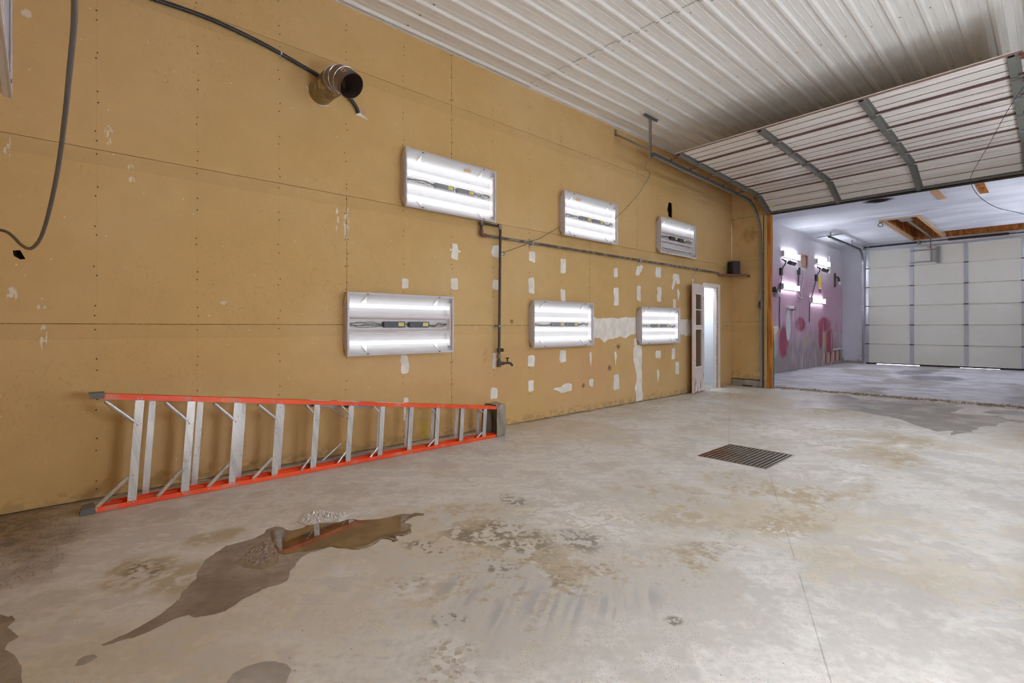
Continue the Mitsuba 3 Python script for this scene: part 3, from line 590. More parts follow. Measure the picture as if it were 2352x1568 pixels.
# the elbow: three gores turning from the wall normal towards the front and slightly down
aim = np.array([0.73, 0.22, -0.65]); aim /= np.linalg.norm(aim)
rings = []; pos = np.array([.29, cy, cz]); dirs = []
for s in np.linspace(0, 1, 4):
    d = (1 - s) * np.array([1, 0, 0]) + s * aim; dirs.append(d / np.linalg.norm(d))
pts = [pos]
for i, L_ in enumerate((.05, .075, .075, .10)):
    pts.append(pts[-1] + dirs[i] * L_)
gor = []
for i in range(4):
    gor += [elbow_ring(pts[i], dirs[max(i - 0, 0)] if i == 0 else dirs[i - 1] + dirs[i], r0), elbow_ring(pts[i + 1], dirs[i] + dirs[min(i + 1, 3)], r0)]
inner = [elbow_ring(pts[4], dirs[3], r0 - .003), elbow_ring(pts[3], dirs[2] + dirs[3], r0 - .003), elbow_ring(pts[2], dirs[1] + dirs[2], r0 - .003), elbow_ring(pts[1], dirs[0] + dirs[1], r0 - .003)]
part(D, 'elbow', loft(gor + inner), 'm_elbow', 30)
for i in (1, 2, 3):
    tt = dirs[i - 1] + dirs[i]; R_ = elbow_ring(pts[i], tt, r0 + .003, 40)
    part(D, 'seam', tube(np.vstack([R_, R_[:1]]), 0.004, 6, False), 'm_bright', 40, label='bright crimped seam')
end = pts[4]; R_ = [elbow_ring(end - dirs[3] * .035, dirs[3], r0 + .001 + .0012 * (j % 2), 40) for j in range(2)]
cr = []
for k in range(0, 80):
    a = 2 * math.pi * k / 80
    base = elbow_ring(end - dirs[3] * .034, dirs[3], r0 + .0012, 80)[k]
    cr.append(tube([base, base + dirs[3] * .034], .0016, 4))
part(D, 'crimping', cat(*cr), 'm_elbow', kind='stuff')
up = np.cross(dirs[2], np.cross([0, 0, 1], dirs[2])); up /= np.linalg.norm(up); sd = np.cross(dirs[3], [0, 0, 1.0]); sd /= np.linalg.norm(sd)
cc = (pts[3] + pts[4]) / 2 - dirs[3] * .02; nrm = (0.75 * np.array([0, 0, 1.0]) + 0.66 * sd); nrm -= dirs[3] * (nrm @ dirs[3]); nrm /= np.linalg.norm(nrm); tg = np.cross(nrm, dirs[3])
q = [cc + nrm * (r0 + h) + dirs[3] * a_ * .022 + tg * b_ * .016 for h in (-.001, .002) for a_, b_ in ((-1, -1), (1, -1), (1, 1), (-1, 1))]
sk = part(D, 'sticker', hull(q), 'm_osb_pale', label='small tan paper sticker')
part(sk, 'print', hull([cc + nrm * (r0 + h) + dirs[3] * a_ + tg * b_ for h in (.002, .0025) for a_, b_ in ((-.002, -.010), (.016, -.010), (.016, .004), (-.002, .004))]), 'm_black')
part(D, 'torn_edge', hull([(0, cy - .10, cz + .01), (0, cy - .145, cz + .035), (.012, cy - .14, cz + .02), (0, cy - .10, cz - .03), (.01, cy - .11, cz)]), 'm_plaster', label='torn white plaster beside the pipe')
part(D, 'torn_edge', hull([(0.0, cy - .02, cz - .112), (0, cy + .07, cz - .10), (0.004, cy + .08, cz - .09), (.004, cy, cz - .118)]), 'm_plaster', label='torn white plaster below the pipe')

# ------------------------------------------------------------------ hose on the wall
H = thing('rubber_hose', 'black hose clipped along the top of the yellow wall behind the exhaust pipe', 'hose')
hp = spline([(.026, .05, 3.58), (.026, .30, 3.605), (.026, .587, 3.618), (.026, .967, 3.624), (.026, 1.352, 3.578), (.026, 1.676, 3.507), (.026, 1.87, 3.462), (.03, 2.05, 3.40), (.03, 2.14, 3.345), (.026, 2.19, 3.30), (.022, 2.21, 3.27), (.019, 2.222, 3.245)], 8)
part(H, 'tube', tube(hp, 0.0165, 12), 'm_rubber', 40)
part(H, 'clip', cat(bx(0.004, .045, 1.502, 1.514, 3.532, 3.563), bx(0.003, .006, 1.502, 1.514, 3.515, 3.575)), 'm_bright', label='bright metal clip')
part(H, 'end_patch', cat(wallx(shapely.Point(2.26, 3.275).buffer(.035), 0.003, .005)), 'm_osb_pale', label='tan disc beside the hole')
part(H, 'plaster_smear', cat(wallx(Polygon([(2.20, 3.225), (2.235, 3.275), (2.255, 3.25), (2.33, 3.215), (2.325, 3.21), (2.25, 3.225)]), 0.003, .0065)), 'm_plaster')
# loose cable hanging in front of the corner
cab = [(2.75,0.07,2.23),(2.6,0.072,2.21),(2.4,0.077,2.171),(2.2,0.073,2.103),(1.95,0.068,2.026),(1.7,0.059,1.935),(1.5,0.046,1.845),(1.3,0.027,1.748),(1.1,0.005,1.669),(0.95,-0.018,1.63),(0.8,-0.046,1.619),(0.6,-0.081,1.658),(0.45,-0.116,1.717),(0.35,-0.15,1.759),(0.3,-0.197,1.775)]
up_ = [(3.0, 0.05, 4.262), (2.98, 0.055, 3.6), (2.92, 0.06, 2.8), (2.85, 0.065, 2.42)]
thing('hanging_cable', 'dark grey cable sagging from the ceiling across the near corner', 'cable', tube(spline(up_ + cab, 6), 0.0085, 10), 'm_greycable', 40)

# ------------------------------------------------------------------ iron pipework on the wall
PI = thing('air_pipe', 'dark iron pipe along the yellow wall with a drop ending in a tap', 'pipe')
X0 = 0.045
part(PI, 'main_pipe', tube([(X0, 3.74, 2.262), (X0, 9.78, 2.262)], .0165, 12), 'm_pipe', 40)
part(PI, 'riser', tube([(X0, 3.722, 2.28), (X0, 3.722, 2.40)], .016, 12), 'm_pipe_dark', 40)
part(PI, 'elbow', tube(spline([(X0, 3.722, 2.32), (X0, 3.722, 2.285), (X0, 3.730, 2.268), (X0, 3.748, 2.262), (X0, 3.79, 2.262)], 5), .0225, 12), 'm_rust', 40, label='rusty elbow')
part(PI, 'union', cat(tube([(X0, 3.722, 2.37), (X0, 3.722, 2.412)], .024, 8), tube([(X0, 3.722, 2.385), (X0, 3.722, 2.395)], .03, 8)), 'm_pipe')
part(PI, 'cross_pipe', tube([(X0, 3.722, 2.398), (X0, 3.985, 2.398)], .014, 10), 'm_pipe_dark', 40)
part(PI, 'elbow', tube(spline([(X0 + .03, 3.95, 2.394), (X0 + .03, 3.975, 2.394), (X0 + .03, 3.985, 2.384), (X0 + .03, 3.985, 2.35)], 5), .022, 10), 'm_pipe', 40)
part(PI, 'drop_pipe', tube([(X0 + .035, 3.985, 2.37), (X0 + .02, 3.975, 0.735)], .0155, 12), 'm_pipe_dark', 40)
v = part(PI, 'valve', cat(tube([(X0 + .02, 3.975, .90), (X0 + .02, 3.975, .945)], .024, 8), tube([(X0 + .02, 3.975, .92), (X0 + .035, 4.02, .925)], .013, 8), cbx(X0, X0 + .05, 4.012, 4.03, .905, .945)), 'm_pipe_dark')
part(PI, 'coupling', cat(tube([(X0 + .02, 3.975, .83), (X0 + .02, 3.975, .875)], .0205, 8), tube([(X0 + .02, 3.975, .845), (X0 + .02, 3.975, .86)], .022, 8)), 'm_pipe')
part(PI, 'tee', cat(tube([(X0 + .02, 3.975, .725), (X0 + .02, 3.975, .80)], .0235, 10), tube([(X0 + .02, 3.975, .765), (X0 + .045, 4.03, .765)], .02, 10)), 'm_pipe_dark')
tp = part(PI, 'tap', cat(tube(spline([(X0 + .04, 4.02, .765), (X0 + .06, 4.065, .77), (X0 + .08, 4.105, .765), (X0 + .09, 4.13, .735)], 6), [.014] * 18 + [.012], 10), tube([(X0 + .065, 4.07, .775), (X0 + .065, 4.07, .825)], .009, 8)), 'm_pipe_dark', 40)
part(tp, 'handle', cat(tube([(X0 + .065, 4.04, .828), (X0 + .065, 4.10, .828)], .006, 6), tube([(X0 + .045, 4.07, .828), (X0 + .085, 4.07, .828)], .006, 6)), 'm_pipe_dark')
for yy in (4.55, 6.99, 8.9): part(PI, 'clamp', cat(bx(0.003, X0 + .02, yy - .012, yy + .012, 2.24, 2.29), bx(0.003, .006, yy - .012, yy + .012, 2.20, 2.32)), 'm_galv')
part(PI, 'clamp', bx(0.003, X0 + .045, 3.955, 4.005, 1.20, 1.222), 'm_galv')
thing('thin_wire', 'thin wire drooping from the door track end to the right end of an upper light', 'wire',
      tube(spline([(.56, 6.44, 3.63), (.3, 6.75, 3.62), (.13, 7.145, 3.652), (.11, 6.895, 3.327), (.112, 6.539, 3.03), (.112, 6.259, 2.822), (.106, 6.23, 2.79)], 6), .0032, 6), 'm_wire', 40)
thing('thin_wire', 'thin wire from the left end of an upper light down to the drop pipe', 'wire',
      tube(np.vstack([spline([(.04, 5.10, 2.545), (.05, 5.055, 2.526), (.05, 4.859, 2.425), (.045, 4.679, 2.33), (.065, 4.529, 2.285), (.05, 4.45, 2.235), (.04, 4.23, 2.15), (.04, 4.016, 2.07), (.05, 4.05, 2.055), (.05, 4.082, 2.075), (.04, 4.06, 2.105), (.035, 4.03, 2.09)], 6)]), .0032, 6), 'm_wire', 40)

# ------------------------------------------------------------------ stepladder lying on its side
LA = thing('step_ladder', 'orange fibreglass stepladder with aluminium steps lying on its side along the wall', 'ladder')
Bp = lambda s: np.array([.36 + .07 * s, .19 + 3.47 * s, 0.003]); Tp = lambda s: np.array([.36 + .07 * s, .235 + 3.445 * s, .772 - .442 * s])
FX = 0.0
def rail(P0, P1, up, depth, fl, th=.004):
    """C channel between two points: web on the outside, two flanges turned in"""
    sec = Polygon([(0, 0), (-depth, 0), (-depth, fl), (-depth + th, fl), (-depth + th, th), (-th, th), (-th, fl), (0, fl)])
    return mapx(ext(sec, 1.0), lambda a, b, c: (P0[0] + (P1[0] - P0[0]) * c + a, P0[1] + (P1[1] - P0[1]) * c, P0[2] + (P1[2] - P0[2]) * c + up * b))
off = np.array([-.088, .05, 0]); off1 = np.array([-.075, -.02, 0])
part(LA, 'front_rail', rail(Bp(.012), Bp(1), 1, .078, .034), 'm_orange'); part(LA, 'front_rail', rail(Tp(.012), Tp(1), -1, .078, .034), 'm_orange')
part(LA, 'rear_rail', rail(Bp(.03) + off, Bp(1) + off1, 1, .055, .030), 'm_orange'); part(LA, 'rear_rail', rail(Tp(.03) + off + [0, 0, -.012], Tp(1) + off1 + [0, 0, -.004], -1, .055, .030), 'm_orange')
tilt = -math.atan(.0637)
def spanpts(yc, dx, trim=.004):
    """lower and upper end of a rung whose middle is at y = yc"""
    s = (yc - .21) / 3.45; zt = .772 - .442 * s; h = zt
    return np.array([.36 + .07 * s + dx, yc - .0637 * h / 2, .006 + trim]), np.array([.36 + .07 * s + dx, yc + .0637 * h / 2, zt - .004 - trim])
def rung(yc, dx, wid, dep, th=.0025):
    a, b = spanpts(yc, dx)
    sec = Polygon([(0, 0), (wid, 0), (wid, -dep), (wid - .014, -dep), (wid - .014, -dep + th), (wid - th, -dep + th), (wid - th, -th), (0, -th)])
    return mapx(ext(sec, 1.0), lambda p, q, r: (a[0] + (b[0] - a[0]) * r + q, a[1] + (b[1] - a[1]) * r + p, a[2] + (b[2] - a[2]) * r))
for k in range(11):
    yc = .440 + .2997 * k
    st_ = part(LA, 'step', rung(yc, -.006, .050 if k < 2 else .046, .066), 'm_alu')
    a, b = spanpts(yc, -.006); h = b[2] - a[2]
    for zf in (0.0, 1.0):
        e = a if zf == 0 else b; sg = 1 if zf == 0 else -1
        if k in (7, 9): continue
        reach = .17 if k == 0 else (.14 if k < 4 else .07); hh = h * (.26 if k < 4 else .20)
        p0 = e + np.array([-.012, -reach * .93, sg * .022]); p1 = e + np.array([-.012, .010, sg * hh])
        part(LA, 'brace', tube([p0, p1], .0135 if k < 4 else .009, 8), 'm_alu', 40)
rv = []
ball = trimesh.creation.icosphere(1, .0058)
for k in range(11):
    yc = .440 + .2997 * k; a, b = spanpts(yc, 0)
    for (P, zz) in ((a, .018), (b, -.018)):
        for dy in (.012, .034):
            m_ = ball.copy(); m_.apply_translation((P[0] + .001, P[1] + dy, P[2] + zz)); rv.append(m_)
        if k not in (7, 9):
            m_ = ball.copy(); m_.apply_translation((P[0] + .001, P[1] - (.16 if k == 0 else .13 if k < 4 else .065), P[2] + zz)); rv.append(m_)
    for zf in (.27, .73):
        if k < 6:
            m_ = ball.copy(); q = a + (b - a) * zf; m_.apply_translation((q[0] - .005, q[1] + .022, q[2])); rv.append(m_)
part(LA, 'rivets', cat(*rv), 'm_rivet', True, kind='stuff')
for k in range(11):
    yc = .535 + .2925 * k
    part(LA, 'rear_bar', rung(yc, -.14, .040, .026), 'm_alu')
for zs_, sg in ((.045, 1), (-.05, -1)):
    s0, s1 = .40, .575
    P0 = (Bp(s0) if sg > 0 else Tp(s0)) + [-.09, 0, zs_]; P1 = (Bp(s1) if sg > 0 else Tp(s1)) + [-.085, 0, zs_ * 1.1]
    part(LA, 'spreader', cat(hull([P0 + [0, 0, -.009], P0 + [0, 0, .009], P1 + [0, 0, -.009], P1 + [0, 0, .009], P0 + [-.004, 0, -.009], P0 + [-.004, 0, .009], P1 + [-.004, 0, -.009], P1 + [-.004, 0, .009]])), 'm_galv', label='folded spreader bar')
a, b = spanpts(1.93, -.12)
part(LA, 'rear_brace', tube([a + [0, -.16, .03], a + [0, .02, .16]], .009, 8), 'm_alu', 40); part(LA, 'rear_brace', tube([b + [0, -.12, -.03], b + [0, .02, -.14]], .009, 8), 'm_alu', 40)
# feet
for e, sg in ((Bp(0), 1), (Tp(0), -1)):
    z0 = e[2]; pts_ = []
    pts_ = [e + [.004, -.012, -sg * .001], e + [.004, .068, -sg * .001], e + [.004, .064, sg * .038], e + [.004, -.008, sg * .034], e + [-.084, -.012, -sg * .001], e + [-.084, .068, -sg * .001], e + [-.084, .06, sg * .05], e + [-.084, .002, sg * .042]]
    part(LA, 'foot', hull(pts_), 'm_foot', label='scuffed grey rubber foot')
# top cap in a dusty plastic bag
u_, v_ = np.meshgrid(np.linspace(0, 2 * math.pi, 60, endpoint=False), np.linspace(0, 1, 26))
def bagpt(u, v):
    c, s = np.cos(u), np.sin(u); q = 0.28
    X = np.sign(c) * np.abs(c) ** q * .105; Z = np.sign(s) * np.abs(s) ** q * .182
    sc_ = np.where(v > .8, 1 - 1.0 * ((v - .8) / .2) ** 3, 1.0)
    return np.stack([.335 + X * sc_, 3.615 + .155 * v, .172 + Z * sc_], -1)
bp = bagpt(u_, v_).reshape(-1, 3)
nz = meshkit.fbm(bp * [26, 26, 9], 4, 3) - 0.5
ctr = np.array([.335, 3.68, .172]); bp = bp + (bp - ctr) / np.linalg.norm(bp - ctr, axis=1, keepdims=True) * nz[:, None] * .045
bp[:, 2] = np.maximum(bp[:, 2], 0.004)
fs = []
for i in range(25):
    for j in range(60):
        a, b = i * 60 + j, i * 60 + (j + 1) % 60; fs += [(a, b + 60, b), (a, a + 60, b + 60)]
bg = trimesh.Trimesh(bp, fs, process=False); bg.fix_normals()
part(LA, 'wrapped_top', bg, 'm_bag', 35, label='ladder top wrapped in crumpled dusty plastic')
def onrail(s0, s1, xa, xb):
    A_, B_ = Tp(s0), Tp(s1)
    return hull([A_ + [xa, 0, .0002], A_ + [xb, 0, .0002], B_ + [xa, 0, .0002], B_ + [xb, 0, .0002], A_ + [xa, 0, .001], A_ + [xb, 0, .001], B_ + [xa, 0, .001], B_ + [xb, 0, .001]])
for s0, s1 in ((.405, .455), (.475, .53), (.575, .66)): part(LA, 'sticker', onrail(s0, s1, -.07, -.012), 'm_sticker', label='worn white warning sticker')

# ------------------------------------------------------------------ puddle and damp concrete
def sheetmesh(P, step, hfun, edge=0.008):
    """a thin skin over polygon P with height hfun(distance to the rim, x, y)"""
    x0, y0, x1, y1 = P.bounds; g = np.stack(np.meshgrid(np.arange(x0, x1, step), np.arange(y0, y1, step)), -1).reshape(-1, 2)
    g = g + rng.uniform(-.2, .2, g.shape) * step
    pts_ = [np.array(P.exterior.segmentize(step * .6).coords)[:-1]]
    for d in (edge * .03, edge * .09, edge * .18, edge * .32, edge * .55, edge):
        q = P.buffer(-d)
        for gg in getattr(q, 'geoms', [q]):
            if gg.area > 1e-6: pts_.append(np.array(gg.exterior.segmentize(step * .6).coords)[:-1])
    q = P.buffer(-edge * 1.3); shapely.prepare(q)
    pts_.append(g[shapely.contains_xy(q, g[:, 0], g[:, 1])])
    A_ = np.vstack(pts_); tri = Delaunay(A_).simplices
    cen = A_[tri].mean(1); shapely.prepare(P); tri = tri[shapely.contains_xy(P, cen[:, 0], cen[:, 1])]
    d = shapely.distance(P.exterior, shapely.points(A_)); z = hfun(d, A_[:, 0], A_[:, 1])
    e1, e2 = A_[tri[:, 1]] - A_[tri[:, 0]], A_[tri[:, 2]] - A_[tri[:, 0]]
    tri = np.where((e1[:, 0] * e2[:, 1] - e1[:, 1] * e2[:, 0] > 0)[:, None], tri, tri[:, ::-1])
    return trimesh.Trimesh(np.c_[A_, z], tri, process=False)
def damp(poly, amp=.02, f=9.0, seed=1, z=.0012): return sheetmesh(ripple(Polygon(poly).buffer(0), amp, f, seed), .03, lambda d, x, y: np.minimum(z, .0003 + d * .1))
DAMP = [(1.389, 0.976), (1.373, 1.033), (1.417, 1.061), (1.488, 1.066), (1.511, 1.144), (1.508, 1.215), (1.562, 1.254), (1.878, 1.122), (1.869, 1.054), (1.888, 1.003), (1.932, 0.953), (2.014, 0.887), (2.087, 0.858), (2.112, 0.805), (2.091, 0.739), (2.117, 0.682), (2.122, 0.647), (2.151, 0.6), (2.182, 0.567), (2.181, 0.53), (2.152, 0.476), (2.115, 0.447), (2.101, 0.391), (2.113, 0.345), (2.131, 0.299), (2.141, 0.256), (2.143, 0.22), (2.14, 0.19), (2.122, 0.167), (2.102, 0.163), (2.1, 0.203), (2.082, 0.246), (2.06, 0.296), (2.026, 0.345), (2.005, 0.383), (1.965, 0.419), (1.899, 0.448), (1.84, 0.491), (1.782, 0.542), (1.692, 0.566), (1.587, 0.609), (1.535, 0.666), (1.463, 0.738), (1.472, 0.811), (1.462, 0.882), (1.443, 0.946)]
POOL = [(1.436, 0.986), (1.479, 1.055), (1.518, 1.082), (1.525, 1.127), (1.492, 1.169), (1.504, 1.198), (1.503, 1.237), (1.559, 1.305), (1.577, 1.342), (1.569, 1.4), (1.585, 1.425), (1.627, 1.437), (1.663, 1.484), (1.7, 1.541), (1.711, 1.603), (1.712, 1.648), (1.724, 1.696), (1.762, 1.725), (1.757, 1.759), (1.811, 1.798), (1.827, 1.777), (1.806, 1.749), (1.805, 1.713), (1.819, 1.677), (1.834, 1.643), (1.861, 1.622), (1.892, 1.64), (1.915, 1.64), (1.946, 1.611), (2.009, 1.58), (2.016, 1.536), (2.017, 1.512), (1.987, 1.498), (2.003, 1.479), (2.031, 1.467), (2.052, 1.469), (2.055, 1.436), (2.043, 1.432), (2.036, 1.445), (1.999, 1.433), (1.969, 1.414), (1.975, 1.393), (1.998, 1.363), (2.013, 1.326), (2.02, 1.289), (2.013, 1.252), (1.994, 1.229), (1.949, 1.206), (1.914, 1.175), (1.876, 1.16), (1.868, 1.132), (1.859, 1.097), (1.851, 1.062), (1.847, 1.034), (1.824, 1.009), (1.809, 0.967), (1.805, 0.94), (1.763, 0.918), (1.685, 0.922), (1.58, 0.941)]
SLUSH = [(1.387, 1.153), (1.316, 1.196), (1.289, 1.237), (1.289, 1.282), (1.27, 1.327), (1.301, 1.351), (1.363, 1.372), (1.418, 1.394), (1.416, 1.428), (1.453, 1.459), (1.482, 1.472), (1.505, 1.434), (1.529, 1.391), (1.569, 1.35), (1.565, 1.32), (1.52, 1.313), (1.513, 1.272), (1.522, 1.234), (1.51, 1.204), (1.486, 1.18), (1.455, 1.162)]
GRIT = [(1.712, 0.717), (1.647, 0.757), (1.573, 0.826), (1.543, 0.92), (1.571, 0.982), (1.712, 0.945), (1.862, 0.879), (1.905, 0.794), (1.853, 0.764), (1.8, 0.732)]
PU = thing('puddle', 'brown puddle with a mirror smooth pool and a wet grey tail on the concrete', 'puddle')
part(PU, 'damp_concrete', damp(DAMP, .035, 14.0), 'm_damp')
pool = Polygon(POOL).buffer(0)
def pool_h(d, x, y):
    t = np.clip(d / .008, 0, 1)
    return .0008 + .0050 * np.sqrt(np.maximum(1 - (1 - t) ** 2, 0)) + 0.00002 * (meshkit.fbm(np.c_[x * 7, y * 7, 0 * x], 2, 4) - .5)
part(PU, 'water', sheetmesh(pool, .012, pool_h), 'm_water', True, label='clear brown water reflecting the ladder')
def rough_h(base, amp, fr): return lambda d, x, y: np.minimum(.0016 + d * .2, base) + amp * np.clip(d / .05, 0, 1) * (meshkit.fbm(np.c_[x * fr, y * fr, 0 * x], 2, 9) ** 2)
part(PU, 'slush', sheetmesh(ripple(Polygon(SLUSH), .015, 20, 3), .0045, rough_h(.003, .026, 110)), 'm_slush', 20, label='glittering crust of wet slush')
part(PU, 'wet_grit', sheetmesh(ripple(Polygon(GRIT), .04, 14, 5), .005, rough_h(.0022, .018, 100)), 'm_grit', 20, label='wet grit')
CORNER = [(1.465, -0.199), (1.567, -0.126), (1.591, -0.114), (1.618, -0.101), (1.613, -0.09), (1.669, -0.078), (1.718, -0.098), (1.766, -0.084), (1.835, -0.065), (1.858, -0.093), (1.905, -0.1), (1.958, -0.076), (2.067, -0.053), (2.134, -0.05), (2.197, -0.046), (2.308, -0.042), (2.5, -0.199)]
thing('damp_patch', 'dark ragged damp patch at the bottom left corner of the view', 'stain', damp(CORNER, .006, 20, 4), 'm_damp')
SPOT = [(2.205, 0.085), (2.168, 0.097), (2.156, 0.115), (2.164, 0.14), (2.193, 0.149), (2.209, 0.13), (2.217, 0.109)]
thing('damp_patch', 'small oval damp spot below the tail of the puddle', 'stain', damp(SPOT, .006, 20, 6), 'm_damp_dull')
SPOT2 = [(2.662, 0.453), (2.627, 0.482), (2.621, 0.526), (2.632, 0.577), (2.659, 0.619), (2.703, 0.639), (2.747, 0.635), (2.773, 0.615), (2.824, 0.587), (2.852, 0.562), (2.731, 0.432)]
thing('damp_patch', 'tan damp patch cut by the bottom edge of the view', 'stain', damp(SPOT2, .02, 12, 7), 'm_damp_dull')
WET = [(1.782, 8.245), (1.725, 9.035), (1.788, 9.961), (1.957, 10.4), (2.135, 10.334), (2.383, 9.858), (2.52, 10.123), (2.761, 10.035), (2.898, 10.296), (3.086, 10.5), (3.267, 10.424), (3.568, 10.408), (3.475, 10.206), (3.634, 10.042), (3.608, 9.68), (3.568, 9.341), (3.721, 9.257), (3.988, 9.416), (4.193, 9.636), (4.032, 9.355), (4.147, 9.178), (4.45, 9.188), (4.6, 8.95), (4.168, 8.988), (4.094, 8.705), (3.997, 8.28), (3.898, 7.705), (3.748, 7.327), (3.769, 7.679), (3.628, 7.527), (3.391, 7.754), (3.153, 8.183), (2.878, 8.351), (2.673, 8.551), (2.375, 8.501), (2.126, 8.421), (1.914, 8.194)]
thing('damp_patch', 'broad wet patch in front of the opening to the far bay', 'stain', damp(WET, .12, 4, 8), 'm_damp_dull')
WET2 = [(3.841, 9.72), (3.977, 10.077), (4.157, 10.2), (4.5, 10.086), (4.5, 9.768), (4.123, 9.689), (3.963, 9.598)]
thing('damp_patch', 'wet island inside the dry area by the right edge of the opening', 'stain', damp(WET2, .08, 6, 9), 'm_damp_dull')
# chips and earth along the threshold
ms = []
for _ in range(1400):
    x_ = rng.uniform(.75, 4.4); y_ = 10.68 + rng.normal(0, .10); s_ = rng.uniform(.004, .013)
    m_ = trimesh.creation.box(extents=(s_, s_ * rng.uniform(.3, 1.8), s_ * rng.uniform(.15, .5))); m_.apply_transform(trimesh.transformations.random_rotation_matrix(rng.uniform(size=3))); m_.apply_translation((x_, y_, .006)); ms.append(m_)
thing('wood_chips', 'pale wood chips and crumbs strewn along the threshold between the bays', 'debris', cat(*ms), 'm_chips', kind='stuff')

# ------------------------------------------------------------------ floor drain
DR = thing('floor_drain', 'rusty steel drain grate set in the concrete floor', 'drain')
part(DR, 'frame', mapx(ext(sbox(2.287, 4.472, 2.903, 5.163).difference(sbox(2.305, 4.486, 2.888, 5.150)), .03), lambda a, b, c: (a, b, c - .029)), 'm_grate')
for k in range(15):
    xx = 2.3235 + .0385 * k
    part(DR, 'bar', hull([(xx + a, y_, z_) for y_ in (4.484, 5.152) for a, z_ in ((-.0065, -.001), (.0055, -.001), (-.008, -.003), (.007, -.003), (-.004, -.045), (.003, -.045))]), 'm_grate')

# ------------------------------------------------------------------ overhead sectional door, open
OD = thing('overhead_door', 'open sectional garage door hung under the ceiling, white ribbed panels with brown grooves', 'garage door')
XL, XR = 0.74, 4.355
ends = [np.array([6.84 + .582 * i, 3.75 - .0181 * i]) for i in range(6)] + [np.array([10.295, 3.392])]
for i in range(6):
    A_, B_ = ends[i], ends[i + 1]; L_ = np.linalg.norm(B_ - A_); t = (B_ - A_) / L_; nn = np.array([t[1], -t[0]]) * (1 if True else -1)
    if nn[1] > 0: nn = -nn          # inner face looks down
    def f(a, u, w, A_=A_, t=t, nn=nn):   # the door hangs a little out of square
        y = A_[0] + t[0] * u + nn[0] * w
        return a, y - .17 * (a - XL) / 3.6 * np.clip((10.3 - y) / .55, .05, 1), A_[1] + t[1] * u + nn[1] * w + .02 * (a - XL) / 3.6
    B3 = lambda x0, x1, u0, u1, w0, w1, f=f: mapx(bx(x0, x1, u0, u1, w0, w1), f)
    # skin pressed with many fine ribs
    us = [0.004]; ws = [0.0]
    nr = 12
    for r in range(nr):
        c = .05 + (L_ - .10) * (r + .5) / nr
        us += [c - .006, c - .003, c + .003, c + .006]; ws += [0, .0006, .0006, 0]
    us.append(L_ - .004); ws.append(0)
    prof = Polygon(list(zip(us, ws)) + [(L_ - .004, -.012), (.004, -.012)])
    sec = part(OD, 'panel', mapx(ext(prof, XR - XL), lambda p, q, r, f=f: f(XL + r, p, q)), 'm_doorskin')
    for frac in (.34, .67):
        part(sec, 'rib', B3(XL + .01, XR - .01, L_ * frac - .007, L_ * frac + .007, 0, .004), 'm_brownrib', label='brown groove line')
    part(sec, 'edge_lip', cat(B3(XL, XR, L_ - .040, L_ - .004, 0, .014), B3(XL, XR, L_ - .052, L_ - .042, 0, .006)), 'm_brownlip' if i < 5 else 'm_stile', label='dark folded edge')
    part(sec, 'top_lip', B3(XL, XR, .003, .022, 0, .014), 'm_doorskin' if i else 'm_brownrib')
    for x0 in (XL + .02, 1.925, 3.045, XR - .105):
        part(sec, 'stile', cat(B3(x0, x0 + .09, .02, L_ - .012, .0, .004), B3(x0, x0 + .006, .02, L_ - .012, 0, .036), B3(x0 + .05, x0 + .056, .02, L_ - .012, 0, .036), B3(x0, x0 + .056, .02, L_ - .012, .032, .036)), 'm_stile', label='grey steel stile')
        if i:
            part(sec, 'hinge', cat(B3(x0 + .0, x0 + .065, -.055, .055, .037, .043), mapx(tube([(x0 - .004, 0, .046), (x0 + .07, 0, .046)], .009, 8), f)), 'm_stile' if i % 2 else 'm_galv')
    for x0, sg in ((XL - .005, -1), (XR + .005, 1)):
        part(sec, 'roller', cat(mapx(tube([(x0 - sg * .03, .05, .055), (x0 + sg * .085, .05, .055)], .006, 8), f), mapx(tube([(x0 + sg * .072, .05, .055), (x0 + sg * .092, .05, .055)], .021, 14), f), B3(x0 - .02, x0 + .02, .01, .09, .02, .05)), 'm_rust')
part(OD, 'weather_strip', hull([(XL, 10.29, 3.38), (XR, 10.29, 3.38), (XL, 10.31, 3.40), (XR, 10.31, 3.40), (XL, 10.30, 3.365), (XR, 10.30, 3.365), (XL, 10.325, 3.385), (XR, 10.325, 3.385)]), 'm_black')
part(OD, 'maker_tag', mapx(bx(XL + .15, XL + .20, .38, .45, 0, .005), lambda a, u, w: (a, ends[5][0] + (ends[6] - ends[5])[0] / .615 * u - .43 * w, ends[5][1] + (ends[6] - ends[5])[1] / .615 * u - .9 * w)), 'm_ballast_tag', label='small yellow warning tag')
# tracks
def chan(pts, w, h, sg, th=.003):
    """C section swept along pts in the (y, z) plane; opening towards sg * x"""
    P = np.array(pts); t = np.gradient(P, axis=0); t /= np.linalg.norm(t, axis=1, keepdims=True); nrm = np.c_[t[:, 1], -t[:, 0]]
    xx = w; sec = [(0, h / 2), (0, -h / 2), (xx, -h / 2), (xx, -h / 2 + .012), (xx - th, -h / 2 + .012), (xx - th, -h / 2 + th), (th, -h / 2 + th), (th, h / 2 - th), (xx - th, h / 2 - th), (xx - th, h / 2 - .012), (xx, h / 2 - .012), (xx, h / 2)]
    v, f = [], []; n = len(sec)
    for i in range(len(P)):
        for a, b in sec: v.append((sg * a, P[i][0] + nrm[i][0] * b, P[i][1] + nrm[i][1] * b))
    for i in range(len(P) - 1):
        for j in range(n):
            a, b = i * n + j, i * n + (j + 1) % n; f += [(a, b, b + n), (a, b + n, a + n)]
    m_ = trimesh.Trimesh(v, f, process=False); m_.fix_normals(); return m_
path = [(6.42, 3.672), (7.5, 3.644), (8.6, 3.618), (9.62, 3.592)]
